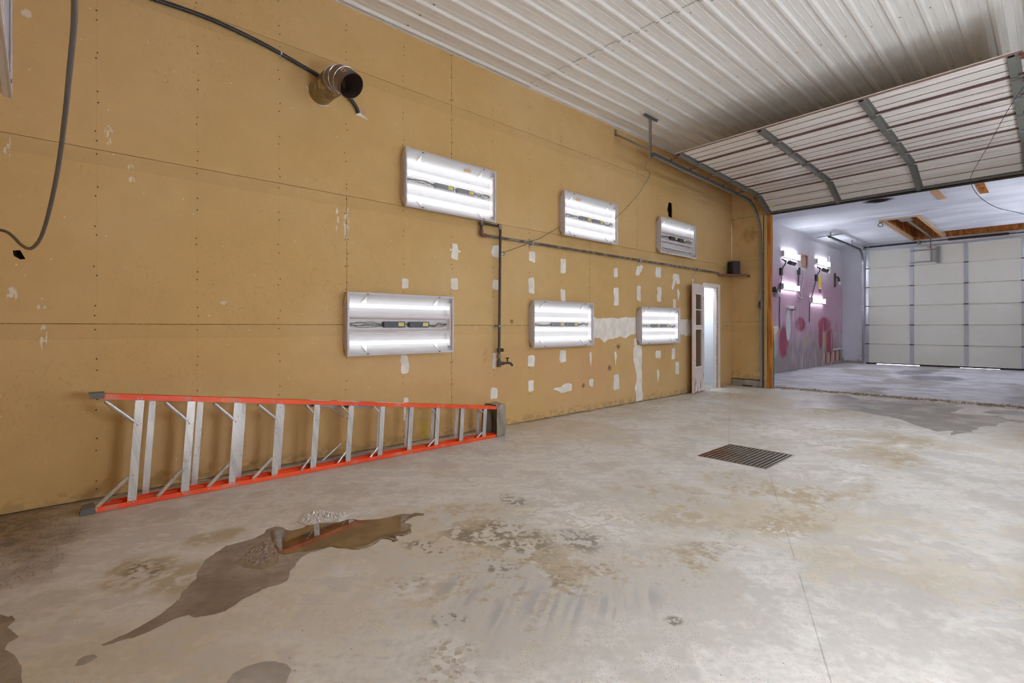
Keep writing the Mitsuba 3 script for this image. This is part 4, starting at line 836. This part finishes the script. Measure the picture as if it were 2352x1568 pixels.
for a in np.linspace(0, math.pi / 2, 12)[1:]: path.append((9.62 + .70 * math.sin(a), 2.892 + .70 * math.cos(a)))
path += [(10.335, 2.3), (10.345, 1.2), (10.355, .02)]
for x0, sg, lab in ((0.615, 1, 'galvanised door track along the left wall and down beside the opening'), (4.48, -1, 'galvanised door track on the right side of the open garage door')):
    TR = thing('door_track', lab, 'track')
    m_ = chan(path, .034, .058, sg); m_.apply_translation((x0, 0, 0)); part(TR, 'rail', m_, 'm_track')
    part(TR, 'angle', hull([(x0 - .003, 6.42, 3.70), (x0 - .003, 6.42, 3.655), (x0 - .003, 9.6, 3.62), (x0 - .003, 9.6, 3.575), (x0 - .006, 6.42, 3.70), (x0 - .006, 9.6, 3.62)]), 'm_galv')
    def perf(a, b, wv, n):   # punched angle iron from a to b
        a, b, wv = np.array(a, float), np.array(b, float), np.array(wv, float); L_ = np.linalg.norm(b - a); t = (b - a) / L_; k = np.cross(t, wv); k /= np.linalg.norm(k); out = []
        sl = []
        poly = sbox(0, 0, L_, .034)
        for i in range(n): poly = poly.difference(sbox(L_ * (i + .3) / n, .012, L_ * (i + .7) / n, .022))
        q = mapx(ext(poly, .003), lambda p, q, r: tuple(a[c] + t[c] * p + wv[c] * (q - .017) + k[c] * r for c in range(3)))
        e = mapx(bx(0, L_, -.017, -.014, 0, .03), lambda p, q, r: tuple(a[c] + t[c] * p + wv[c] * q + k[c] * r for c in range(3)))
        return cat(q, e)
    part(TR, 'hanger', perf((x0 - .02, 6.43, 3.62), (x0 - .02, 6.43, CEIL - .02), (0, 1, 0), 16), 'm_galv')
    part(TR, 'ceiling_angle', perf((x0 - .02, 6.26, CEIL - .035), (x0 - .02, 6.62, CEIL - .035), (1, 0, 0), 8), 'm_galv')
    wx = 0.0 if sg > 0 else RIGHT
    part(TR, 'brace', perf((wx, 6.40, 4.13), (x0 - sg * .03, 6.44, 3.74), (0, .3, .95), 14), 'm_galv')
    part(TR, 'brace_plate', bx(wx - .003, wx + .006, 6.37, 6.42, 4.10, 4.20), 'm_galv')
    for zz in (.35, 1.05, 1.85, 2.6):
        part(TR, 'bracket', cat(bx(x0 - .03, x0 + .01, 10.37, FRONT, zz, zz + .05)), 'm_galv')
part('door_track', 'latch', cat(bx(.60, .63, 10.31, 10.335, 1.55, 1.70), tube([(.585, 10.30, 1.58), (.60, 10.30, 1.68), (.62, 10.30, 1.72)], .008, 6)), 'm_pipe_dark', label='dark lock latch')
thing('pull_cable', 'thin dark cable looping down from the right end of the open garage door', 'cable',
      tube(spline([(4.46, 7.12, 3.66), (4.40, 7.10, 3.62), (4.33, 7.05, 3.52), (4.24, 6.98, 3.33), (4.12, 6.88, 3.02), (4.01, 6.78, 2.75), (3.99, 6.76, 2.64), (4.05, 6.70, 2.48), (4.17, 6.71, 2.35), (4.31, 6.72, 2.28), (4.43, 6.73, 2.22), (4.6, 6.75, 2.19)], 6), .0024, 6), 'm_black', 40)

# ------------------------------------------------------------------ storm door standing open against the wall
SD = thing('storm_door', 'narrow white storm door with brown tinted panes swung open against the wall', 'door')
h0 = np.array([.012, 9.125]); h1 = np.array([.122, 8.535]); Wd = np.linalg.norm(h1 - h0); tu = (h1 - h0) / Wd; tn = np.array([-tu[1], tu[0]])
if tn[0] < 0: tn = -tn
fd = lambda u, v, w: (h0[0] + tu[0] * u + tn[0] * w, h0[1] + tu[1] * u + tn[1] * w, v)
Z1 = 1.985
frm = sbox(0, .01, Wd, Z1).difference(unary_union([sbox(.085, 1.215, Wd - .085, Z1 - .17), sbox(.085, .46, Wd - .085, 1.17)]))
part(SD, 'leaf', mapx(ext(frm, .034), fd), 'm_stormdoor')
for z0, z1 in ((1.215, Z1 - .17), (.46, 1.17)):
    bd = sbox(.085, z0, Wd - .085, z1).difference(sbox(.105, z0 + .02, Wd - .105, z1 - .02))
    b = part(SD, 'bead', mapx(ext(bd, .046), lambda u, v, w: fd(u, v, w - .006)), 'm_white')
    part(SD, 'pane', mapx(bx(.10, Wd - .10, z0 + .015, z1 - .015, .014, .018), fd), 'm_tint', label='brown tinted glass pane')
part(SD, 'glazing_bar', mapx(bx(.10, Wd - .10, 1.505, 1.525, .008, .03), fd), 'm_white')
part(SD, 'kick_panel_trim', mapx(ext(sbox(.06, .07, Wd - .06, .40).difference(sbox(.066, .076, Wd - .066, .394)), .037), fd), 'm_stormdoor')
[part(SD, 'hinge', mapx(cbx(-.012, .012, z, z + .07, .0, .038), fd), 'm_galv') for z in (.25, 1.0, 1.7)]
scene['m_tint'] = {'type': 'principledthin', 'base_color': C(176, 150, 146), 'roughness': 0.05, 'spec_trans': 0.9, 'eta': 1.5, 'diff_trans': 0.0}

# ------------------------------------------------------------------ corner shelf and speaker
SH = thing('corner_shelf', 'brown wooden corner shelf above the white doorway', 'shelf')
part(SH, 'board', mapx(ext(Polygon([(.004, 9.82), (.02, 9.80), (.36, 10.39), (.36, FRONT - .003), (.004, FRONT - .003)]), .02), lambda a, b, c: (a, b, 2.235 + c)), 'm_shelf')
part(SH, 'apron', cat(hull([(.02, 9.80, 2.215), (.36, 10.39, 2.215), (.035, 9.795, 2.215), (.375, 10.385, 2.215), (.02, 9.80, 2.24), (.36, 10.39, 2.24), (.035, 9.795, 2.24), (.375, 10.385, 2.24)]), cbx(.34, .38, 10.37, FRONT - .004, 2.20, 2.245)), 'm_rust')
SP = thing('loudspeaker', 'small dark purple box loudspeaker on the corner shelf', 'speaker')
ca, sa = math.cos(-.55), math.sin(-.55)
sf = lambda a, b, c: (.135 + ca * a - sa * b, 10.24 + sa * a + ca * b, 2.256 + c)
part(SP, 'cabinet', mapx(cbx(-.095, .095, -.08, .085, 0, .265, .012), sf), 'm_speaker')
part(SP, 'grille', mapx(cbx(-.083, .083, -.086, -.078, .012, .253, .003), sf), 'm_black')

# ------------------------------------------------------------------ far bay
FL = struct('wall_left_far', 'pink and purple oversprayed left wall of the far bay', None, None)
cut = unary_union([sbox(15.83, 2.92, 16.27, 3.25)] + [sbox(17.72 + .49 * i, .075 + .006 * i, 18.08 + .49 * i, .39 + .012 * i) for i in range(4)])
part(FL, 'board', wallx(sbox(FRONT + .16, .005, 15.585, FAR_C + .02), FAR_L - .013, FAR_L), 'm_purple')
part(FL, 'board', wallx(sbox(15.59, .005, FAR_Y, FAR_C + .02).difference(cut), FAR_L - .013, FAR_L), 'm_purple')
part(FL, 'insulation', cat(bx(FAR_L - .09, FAR_L - .03, 15.7, 16.4, 2.8, 3.4), bx(FAR_L - .09, FAR_L - .03, 17.6, 19.75, 0.0, .5)), 'm_insul', label='pink insulation showing through the cut openings')
part(FL, 'backing', bx(FAR_L - .14, FAR_L - .095, FRONT, FAR_Y + .1, -.05, FAR_C + .4), 'm_gap')
part(FL, 'ledge', cbx(FAR_L, FAR_L + .03, 18.7, 19.78, .455, .50), 'm_farwall')
hf = sbox(15.80, 2.89, 16.30, 3.28).difference(sbox(15.83, 2.92, 16.27, 3.25))
part(FL, 'hatch_frame', wallx(hf, FAR_L - .002, FAR_L + .02), 'm_pine')
part(FL, 'wall_strip', cbx(FAR_L, FAR_L + .03, 18.29, 18.36, 2.9, 3.45), 'm_white'); part(FL, 'wall_strip', cbx(FAR_L, FAR_L + .03, 18.38, 18.46, 2.88, 3.2), 'm_lampgrey')
struct('wall_partition', 'white back of the wall between the bays', cat(bx(FAR_L - .14, .69, FRONT + .161, FRONT + .18, 0, 4.3), bx(4.44, FAR_R + .12, FRONT + .161, FRONT + .18, 0, 4.3), bx(.69, 4.44, FRONT + .161, FRONT + .18, 3.42, 4.3)), 'm_farwall')
struct('wall_right_far', 'grey white right wall of the far bay', bx(FAR_R, FAR_R + .12, FRONT + .16, FAR_Y + .1, -.05, 4.35), 'm_farwall')
E_ = struct('wall_far', 'grey white end wall of the far bay around the closed garage door', cat(bx(FAR_L - .02, .33, FAR_Y, FAR_Y + .12, 0, 4.3), bx(4.02, FAR_R + .1, FAR_Y, FAR_Y + .12, 0, 4.3), bx(.33, 4.02, FAR_Y, FAR_Y + .12, 3.70, 3.89)), 'm_farwall')
part(E_, 'osb_header', bx(.33, 4.5, FAR_Y - .004, FAR_Y + .12, 3.89, 4.3), 'm_osb')
part(E_, 'curb', cbx(FAR_L, .28, FAR_Y - .03, FAR_Y - .001, 0, .085), 'm_concrete')
rec = unary_union([sbox(1.57, 15.45, 2.28, 19.81), sbox(2.0, 18.50, FAR_R + .2, 19.81)])
FC = struct('ceiling_far', 'smoke smudged white ceiling of the far bay', mapx(ext(sbox(FAR_L - .14, FRONT + .16, FAR_R + .12, FAR_Y + .12).difference(rec), .03), lambda a, b, c: (a, b, FAR_C + c)), 'm_farceil')
part(FC, 'recess_lining', cat(bx(1.4, FAR_R + .2, 15.3, FAR_Y + .1, 4.25, 4.28), bx(1.54, 1.57, 15.42, 19.8, FAR_C + .03, 4.25), bx(2.28, 2.31, 15.42, 18.5, FAR_C + .03, 4.25), bx(1.54, 2.31, 15.42, 15.45, FAR_C + .03, 4.25), bx(2.31, FAR_R + .2, 18.47, 18.50, FAR_C + .03, 4.25)), 'm_osb', label='brown board lining of the opener recess')
for a, b, c, d in ((1.53, 1.575, 15.40, 19.7), (2.275, 2.36, 15.40, 19.6), (1.53, 2.36, 15.37, 15.44)): part(FC, 'frame_board', cbx(a, b, c, d, FAR_C - .03, FAR_C + .08), 'm_pine')
part(FC, 'cover_strip', cbx(.32, .47, 15.9, 19.75, FAR_C - .008, FAR_C), 'm_farwall')
part(FC, 'wood_patch', cbx(2.87, 3.02, 12.6, 13.8, FAR_C - .012, FAR_C - .0005), 'm_osb_pale', label='bare board patch on the ceiling'); part(FC, 'wood_patch', cbx(3.53, 3.66, 12.6, 13.79, FAR_C - .012, FAR_C - .0005), 'm_osb', label='bare board patch on the ceiling')
for j in range(6): part(FC, 'slat', bx(2.36 + .37 * j, 2.72 + .37 * j, 18.53, 19.66, 4.16 + .004 * (j % 2), 4.18), 'm_osb')
# closed garage door
GD = thing('garage_door', 'closed cream sectional garage door with galvanised stiles at the end of the far bay', 'garage door')
YD = FAR_Y - .06
sx = [.335, 1.49, 2.745, 3.93]
rowz = [.045 + .61 * i for i in range(7)]
for i in range(6):
    z0, z1 = rowz[i], rowz[i + 1]
    sec = part(GD, 'section', cat(cbx(.335, 4.01, YD + .01, YD + .05, z0 + .002, z1 - .002, .003), bx(.335, 4.01, YD - .004, YD + .01, z1 - .020, z1 - .006), bx(.335, 4.01, YD - .004, YD + .01, z0 + .006, z0 + .018), bx(.335, 4.01, YD + .02, YD + .045, z1 - .012, z1 + .012)), 'm_fardoor')
    for a in sx:
        part(sec, 'stile', cat(cbx(a, a + .082, YD - .014, YD + .0, z0 + .012, z1 - .012, .003), bx(a + .028, a + .054, YD - .020, YD - .013, z0 + .03, z1 - .03)), 'm_stile_far')
        if i: part(sec, 'hinge', bx(a - .012, a + .094, YD - .03, YD - .012, z0 - .012, z0 + .014), 'm_pipe_dark')
part(GD, 'bottom_seal', cat(bx(.335, .62, YD + .005, YD + .05, 0.0, .045), bx(.60, 1.75, YD + .005, YD + .05, .026, .045), bx(1.72, 2.65, YD + .005, YD + .05, .0, .045), bx(2.6, 3.6, YD + .005, YD + .05, .014, .045), bx(3.5, 4.01, YD + .005, YD + .05, 0, .045)), 'm_black')
part(GD, 'top_rail', bx(.33, 4.02, YD - .02, YD + .0, 3.655, 3.70), 'm_stile_far')
part(GD, 'arm_bracket', cat(bx(1.49, 2.2, YD - .05, YD - .02, 3.53, 3.56), bx(1.49, 2.2, YD - .05, YD - .02, 3.17, 3.20), bx(2.12, 2.2, YD - .045, YD - .015, 3.12, 3.62), bx(1.985, 2.03, YD - .07, YD - .05, 3.19, 3.56)), 'm_galv')
# track, spring, opener of the far door
FT = thing('door_track', 'galvanised track with its hanger under the far bay ceiling at the left', 'track')
p2 = [(16.0, 3.70), (17.5, 3.70), (19.2, 3.69)] + [(19.2 + .45 * math.sin(a), 3.24 + .45 * math.cos(a)) for a in np.linspace(.2, math.pi / 2, 8)] + [(19.655, 2.0), (19.66, .02)]
m_ = chan(p2, .05, .06, 1); m_.apply_translation((.25, 0, 0)); part(FT, 'rail', m_, 'm_galv')
part(FT, 'cross_angle', perf((-.12, 16.35, 3.77), (.52, 16.35, 3.80), (0, 0, 1), 14), 'm_galv'); part(FT, 'hanger', perf((.24, 16.35, 3.70), (.24, 16.35, 3.88), (0, 1, 0), 4), 'm_galv')
part(FT, 'hanger', perf((.30, 18.3, 3.70), (.30, 18.3, 3.88), (0, 1, 0), 4), 'm_galv')
SPR = thing('torsion_spring', 'black torsion spring bar above the closed garage door', 'spring')
part(SPR, 'shaft', tube([(.3, 19.62, 3.785), (4.1, 19.62, 3.785)], .013, 10), 'm_black', 40)
part(SPR, 'coil', tube([(2.40, 19.62, 3.785), (3.68, 19.62, 3.785)], .034, 14), 'm_black', 40); part(SPR, 'coil', tube([(.45, 19.62, 3.785), (1.66, 19.62, 3.785)], .028, 14), 'm_black', 40)
part(SPR, 'bracket', bx(1.68, 1.74, 19.58, FAR_Y - .005, 3.73, 3.84), 'm_galv'); part(SPR, 'bracket', bx(.28, .32, 19.56, FAR_Y - .001, 3.72, 3.84), 'm_galv')
OP = thing('door_opener', 'black garage door opener with long rail in the ceiling recess', 'opener')
part(OP, 'motor', cbx(1.86, 2.14, 15.55, 16.05, 3.90, 4.08, .012), 'm_black'); part(OP, 'cover', cbx(1.88, 2.12, 15.6, 16.02, 3.872, 3.905, .006), 'm_galv')
part(OP, 'rail', bx(1.985, 2.03, 16.0, 19.62, 3.89, 3.93), 'm_track'); part(OP, 'arm', tube([(2.0, 19.60, 3.90), (2.0, 19.64, 3.55)], .01, 8), 'm_pipe_dark'); part(OP, 'handle', cbx(1.93, 1.99, 19.60, 19.63, 3.60, 3.625), 'm_redtag', label='red release handle')
part(OP, 'cable', tube(spline([(1.72, 15.46, 3.95), (1.63, 15.43, 3.86), (1.56, 15.40, 3.80), (1.52, 15.40, 3.76), (1.56, 15.40, 3.71), (1.62, 15.40, 3.73), (1.60, 15.40, 3.79), (1.54, 15.40, 3.83)], 6), .008, 8), 'm_black', 40)
# strip lights
def striplight(y0, zc, label, rot=False):
    t = thing('strip_light', label, 'light fixture')
    part(t, 'housing', cbx(FAR_L, FAR_L + .035, y0, y0 + 1.26, zc - .075, zc + .075, .006), 'm_white')
    for k in range(3): part(t, 'lamp_tube', tube([(FAR_L + .062, y0 + .02, zc + (k - 1) * .05), (FAR_L + .062, y0 + 1.24, zc + (k - 1) * .05)], .019, 10), 'm_tube_lit', True, **emit(TUBE_FAR))
    [part(t, 'holder', bx(FAR_L + .035, FAR_L + .085, y0 + d, y0 + d + .025, zc - .072, zc + .072), 'm_lampgrey') for d in (-.005, 1.24)]
striplight(14.2, 3.125, 'upper lit strip light left of the wall hatch'); striplight(16.93, 3.165, 'upper lit strip light right of the wall hatch')
striplight(14.15, 2.265, 'lit strip light level with the clear bulb'); striplight(16.48, 1.99, 'lowest lit strip light on the pink wall')
GF = 'unseen strip lights placed to light the far bay'
for y0, zc in ((11.6, 3.1), (13.6, 3.1), (15.6, 3.1), (17.6, 3.1)):  # unseen lights mirrored onto the right wall to light the far bay
    t = thing('strip_light', 'unseen strip light on the hidden right wall, placed to light the far bay', 'light fixture', group=GF)
    part(t, 'housing', cbx(FAR_R - .035, FAR_R, y0, y0 + 1.26, zc - .075, zc + .075, .006), 'm_white')
    for k in range(3): part(t, 'lamp_tube', tube([(FAR_R - .062, y0 + .02, zc + (k - 1) * .05), (FAR_R - .062, y0 + 1.24, zc + (k - 1) * .05)], .019, 8), 'm_tube_lit', True, **emit(TUBE_FAR))
# flood lights on junction boxes
def flood(y0, z0, lab):
    t = thing('flood_light', lab, 'lamp')
    part(t, 'junction_box', cbx(FAR_L, FAR_L + .05, y0 - .06, y0 + .06, z0 - .14, z0 + .05), 'm_black')
    part(t, 'arm', tube(spline([(FAR_L + .04, y0 + .03, z0 + .04), (FAR_L + .10, y0 + .10, z0 + .20), (FAR_L + .08, y0 - .12, z0 + .27), (FAR_L + .12, y0 + .12, z0 + .23)], 6), .014, 8), 'm_black', 40)
    R = trimesh.transformations.rotation_matrix(.6, [0, 1, 0]); hd = cbx(-.05, .05, -.19, .19, -.05, .05, .012); hd.apply_transform(R); hd.apply_translation((FAR_L + .16, y0 + .38, z0 + .20)); part(t, 'head', hd, 'm_black')
    gl = cbx(-.04, .04, -.17, .17, -.056, -.05, .002); gl.apply_transform(R); gl.apply_translation((FAR_L + .16, y0 + .38, z0 + .22)); part(t, 'lens', gl, 'm_light_off')
    return t
flood(14.16, 2.69, 'black flood light under the upper left strip light'); flood(17.0, 2.72, 'black flood light above the yellow tag')
thing('power_cord', 'black cord hanging from the left flood light beside the sink', 'cord', tube(spline([(FAR_L + .03, 14.2, 2.6), (FAR_L + .02, 14.1, 2.1), (FAR_L + .02, 14.06, 1.6), (FAR_L + .02, 14.06, 1.15)], 6), .011, 8), 'm_rubber', 40)
thing('power_cord', 'black cord hanging from the right flood light down the pink wall', 'cord', tube(spline([(FAR_L + .03, 17.0, 2.62), (FAR_L + .02, 16.7, 2.2), (FAR_L + .02, 16.45, 1.85), (FAR_L + .02, 16.42, 1.6), (FAR_L + .02, 16.40, 1.34)], 6), .011, 8), 'm_rubber', 40)
thing('extension_cord', 'white cord dangling from the outlets below the hatch', 'cord', cat(tube(spline([(FAR_L + .03, 15.9, 2.85), (FAR_L + .02, 15.88, 2.5), (FAR_L + .02, 15.72, 2.28), (FAR_L + .02, 15.70, 2.10), (FAR_L + .02, 15.78, 2.02), (FAR_L + .02, 15.5, 2.06), (FAR_L + .02, 15.4, 2.14)], 6), .012, 8)), 'm_white', 40)
OB = thing('outlet_box', 'small outlet box with a black plug below the wall hatch', 'outlet')
part(OB, 'plate', cbx(FAR_L, FAR_L + .04, 15.42, 15.95, 2.80, 2.88), 'm_lampgrey'); part(OB, 'plug', cat(cbx(FAR_L + .02, FAR_L + .06, 15.42, 15.52, 2.66, 2.86), tube(spline([(FAR_L + .04, 15.46, 2.68), (FAR_L + .04, 15.42, 2.5), (FAR_L + .04, 15.40, 2.35)], 5), .015, 8)), 'm_black')
BU = thing('bulb_lamp', 'clear glass bulb hanging from a black holder beside the timber post', 'lamp')
part(BU, 'holder', cat(tube([(FAR_L, 13.55, 2.14), (FAR_L + .08, 13.58, 2.14)], .055, 12), tube([(FAR_L + .06, 13.6, 2.20), (FAR_L + .06, 13.72, 2.10)], .03, 10)), 'm_black', 40)
bl = trimesh.creation.icosphere(2, .075); bl.apply_translation((FAR_L + .08, 13.76, 2.03)); part(BU, 'bulb', bl, 'm_light_off', True, label='clear bulb')
part(BU, 'cord', tube(spline([(FAR_L + .03, 13.6, 2.16), (FAR_L + .03, 13.9, 2.16), (FAR_L + .03, 14.1, 2.35)], 5), .012, 8), 'm_rubber', 40)
B2 = thing('bulb_lamp', 'metal bracket with a bulb near the far corner of the pink wall', 'lamp')
part(B2, 'bracket', cat(cbx(FAR_L, FAR_L + .05, 18.85, 19.25, 2.80, 2.86), cbx(FAR_L, FAR_L + .05, 18.87, 18.92, 2.5, 2.95)), 'm_pipe_dark'); b2 = trimesh.creation.icosphere(2, .07); b2.apply_translation((FAR_L + .09, 19.07, 2.62)); part(B2, 'bulb', b2, 'm_light_off', True); part(B2, 'neck', tube([(FAR_L + .09, 19.07, 2.66), (FAR_L + .09, 19.07, 2.80)], .03, 8), 'm_black')
TG = thing('level_tag', 'yellow plastic tag with red and white end hanging on the pink wall', 'tag')
part(TG, 'body', cbx(FAR_L, FAR_L + .02, 17.30, 17.50, 2.42, 2.74), 'm_yellowtag'); part(TG, 'stripe', bx(FAR_L, FAR_L + .018, 17.32, 17.50, 2.36, 2.41), 'm_white'); part(TG, 'stripe', bx(FAR_L, FAR_L + .018, 17.32, 17.50, 2.30, 2.355), 'm_redtag'); part(TG, 'stripe', bx(FAR_L, FAR_L + .018, 17.32, 17.50, 2.24, 2.295), 'm_foot')
SK = thing('wall_sink', 'cream sink cabinet on the pink wall beside the timber post', 'sink')
part(SK, 'basin', hull([(FAR_L, 12.9, 1.22), (FAR_L, 13.58, 1.22), (FAR_L + .18, 12.9, 1.22), (FAR_L + .18, 13.52, 1.22), (FAR_L, 12.9, 1.02), (FAR_L, 13.54, 1.02), (FAR_L + .14, 12.9, 1.0), (FAR_L + .14, 13.46, 1.0), (FAR_L + .19, 12.9, 1.17), (FAR_L + .19, 13.52, 1.17)]), 'm_cream')
part(SK, 'cabinet', cbx(FAR_L, FAR_L + .13, 12.9, 13.46, .42, 1.0, .01), 'm_cream'); part(SK, 'backsplash', cbx(FAR_L, FAR_L + .02, 12.9, 13.64, 1.225, 1.36), 'm_lampgrey'); part(SK, 'tap', cat(tube([(FAR_L + .04, 13.3, 1.22), (FAR_L + .04, 13.3, 1.34), (FAR_L + .1, 13.3, 1.34)], .014, 8), tube([(FAR_L + .04, 13.42, 1.22), (FAR_L + .04, 13.42, 1.30)], .018, 8)), 'm_pipe_dark', 40)
thing('garden_hose', 'green hose hanging behind the timber post', 'hose', tube(spline([(.67, 10.80, 1.24), (.685, 10.80, 1.1), (.70, 10.80, .8), (.695, 10.80, .4), (.69, 10.80, .012)], 6), .013, 8), 'm_green', 40)
SO = thing('soap_dispenser', 'chrome and white dispenser on the pink wall above a bare white oval', 'dispenser')
part(SO, 'body', cbx(FAR_L, FAR_L + .09, 14.6, 14.95, 1.69, 1.76, .012), 'm_white'); part(SO, 'cap', cbx(FAR_L + .01, FAR_L + .10, 14.95, 15.08, 1.66, 1.76, .012), 'm_galv'); part(SO, 'arm', bx(FAR_L, FAR_L + .02, 15.04, 15.08, 1.36, 1.66), 'm_white')
ov = wallx(shapely.affinity.scale(shapely.Point(14.75, 1.25).buffer(1, 24), .17, .42), FAR_L - .001, FAR_L + .003); part(FL, 'bare_patch', ov, 'm_farwall', label='bare white oval patch')
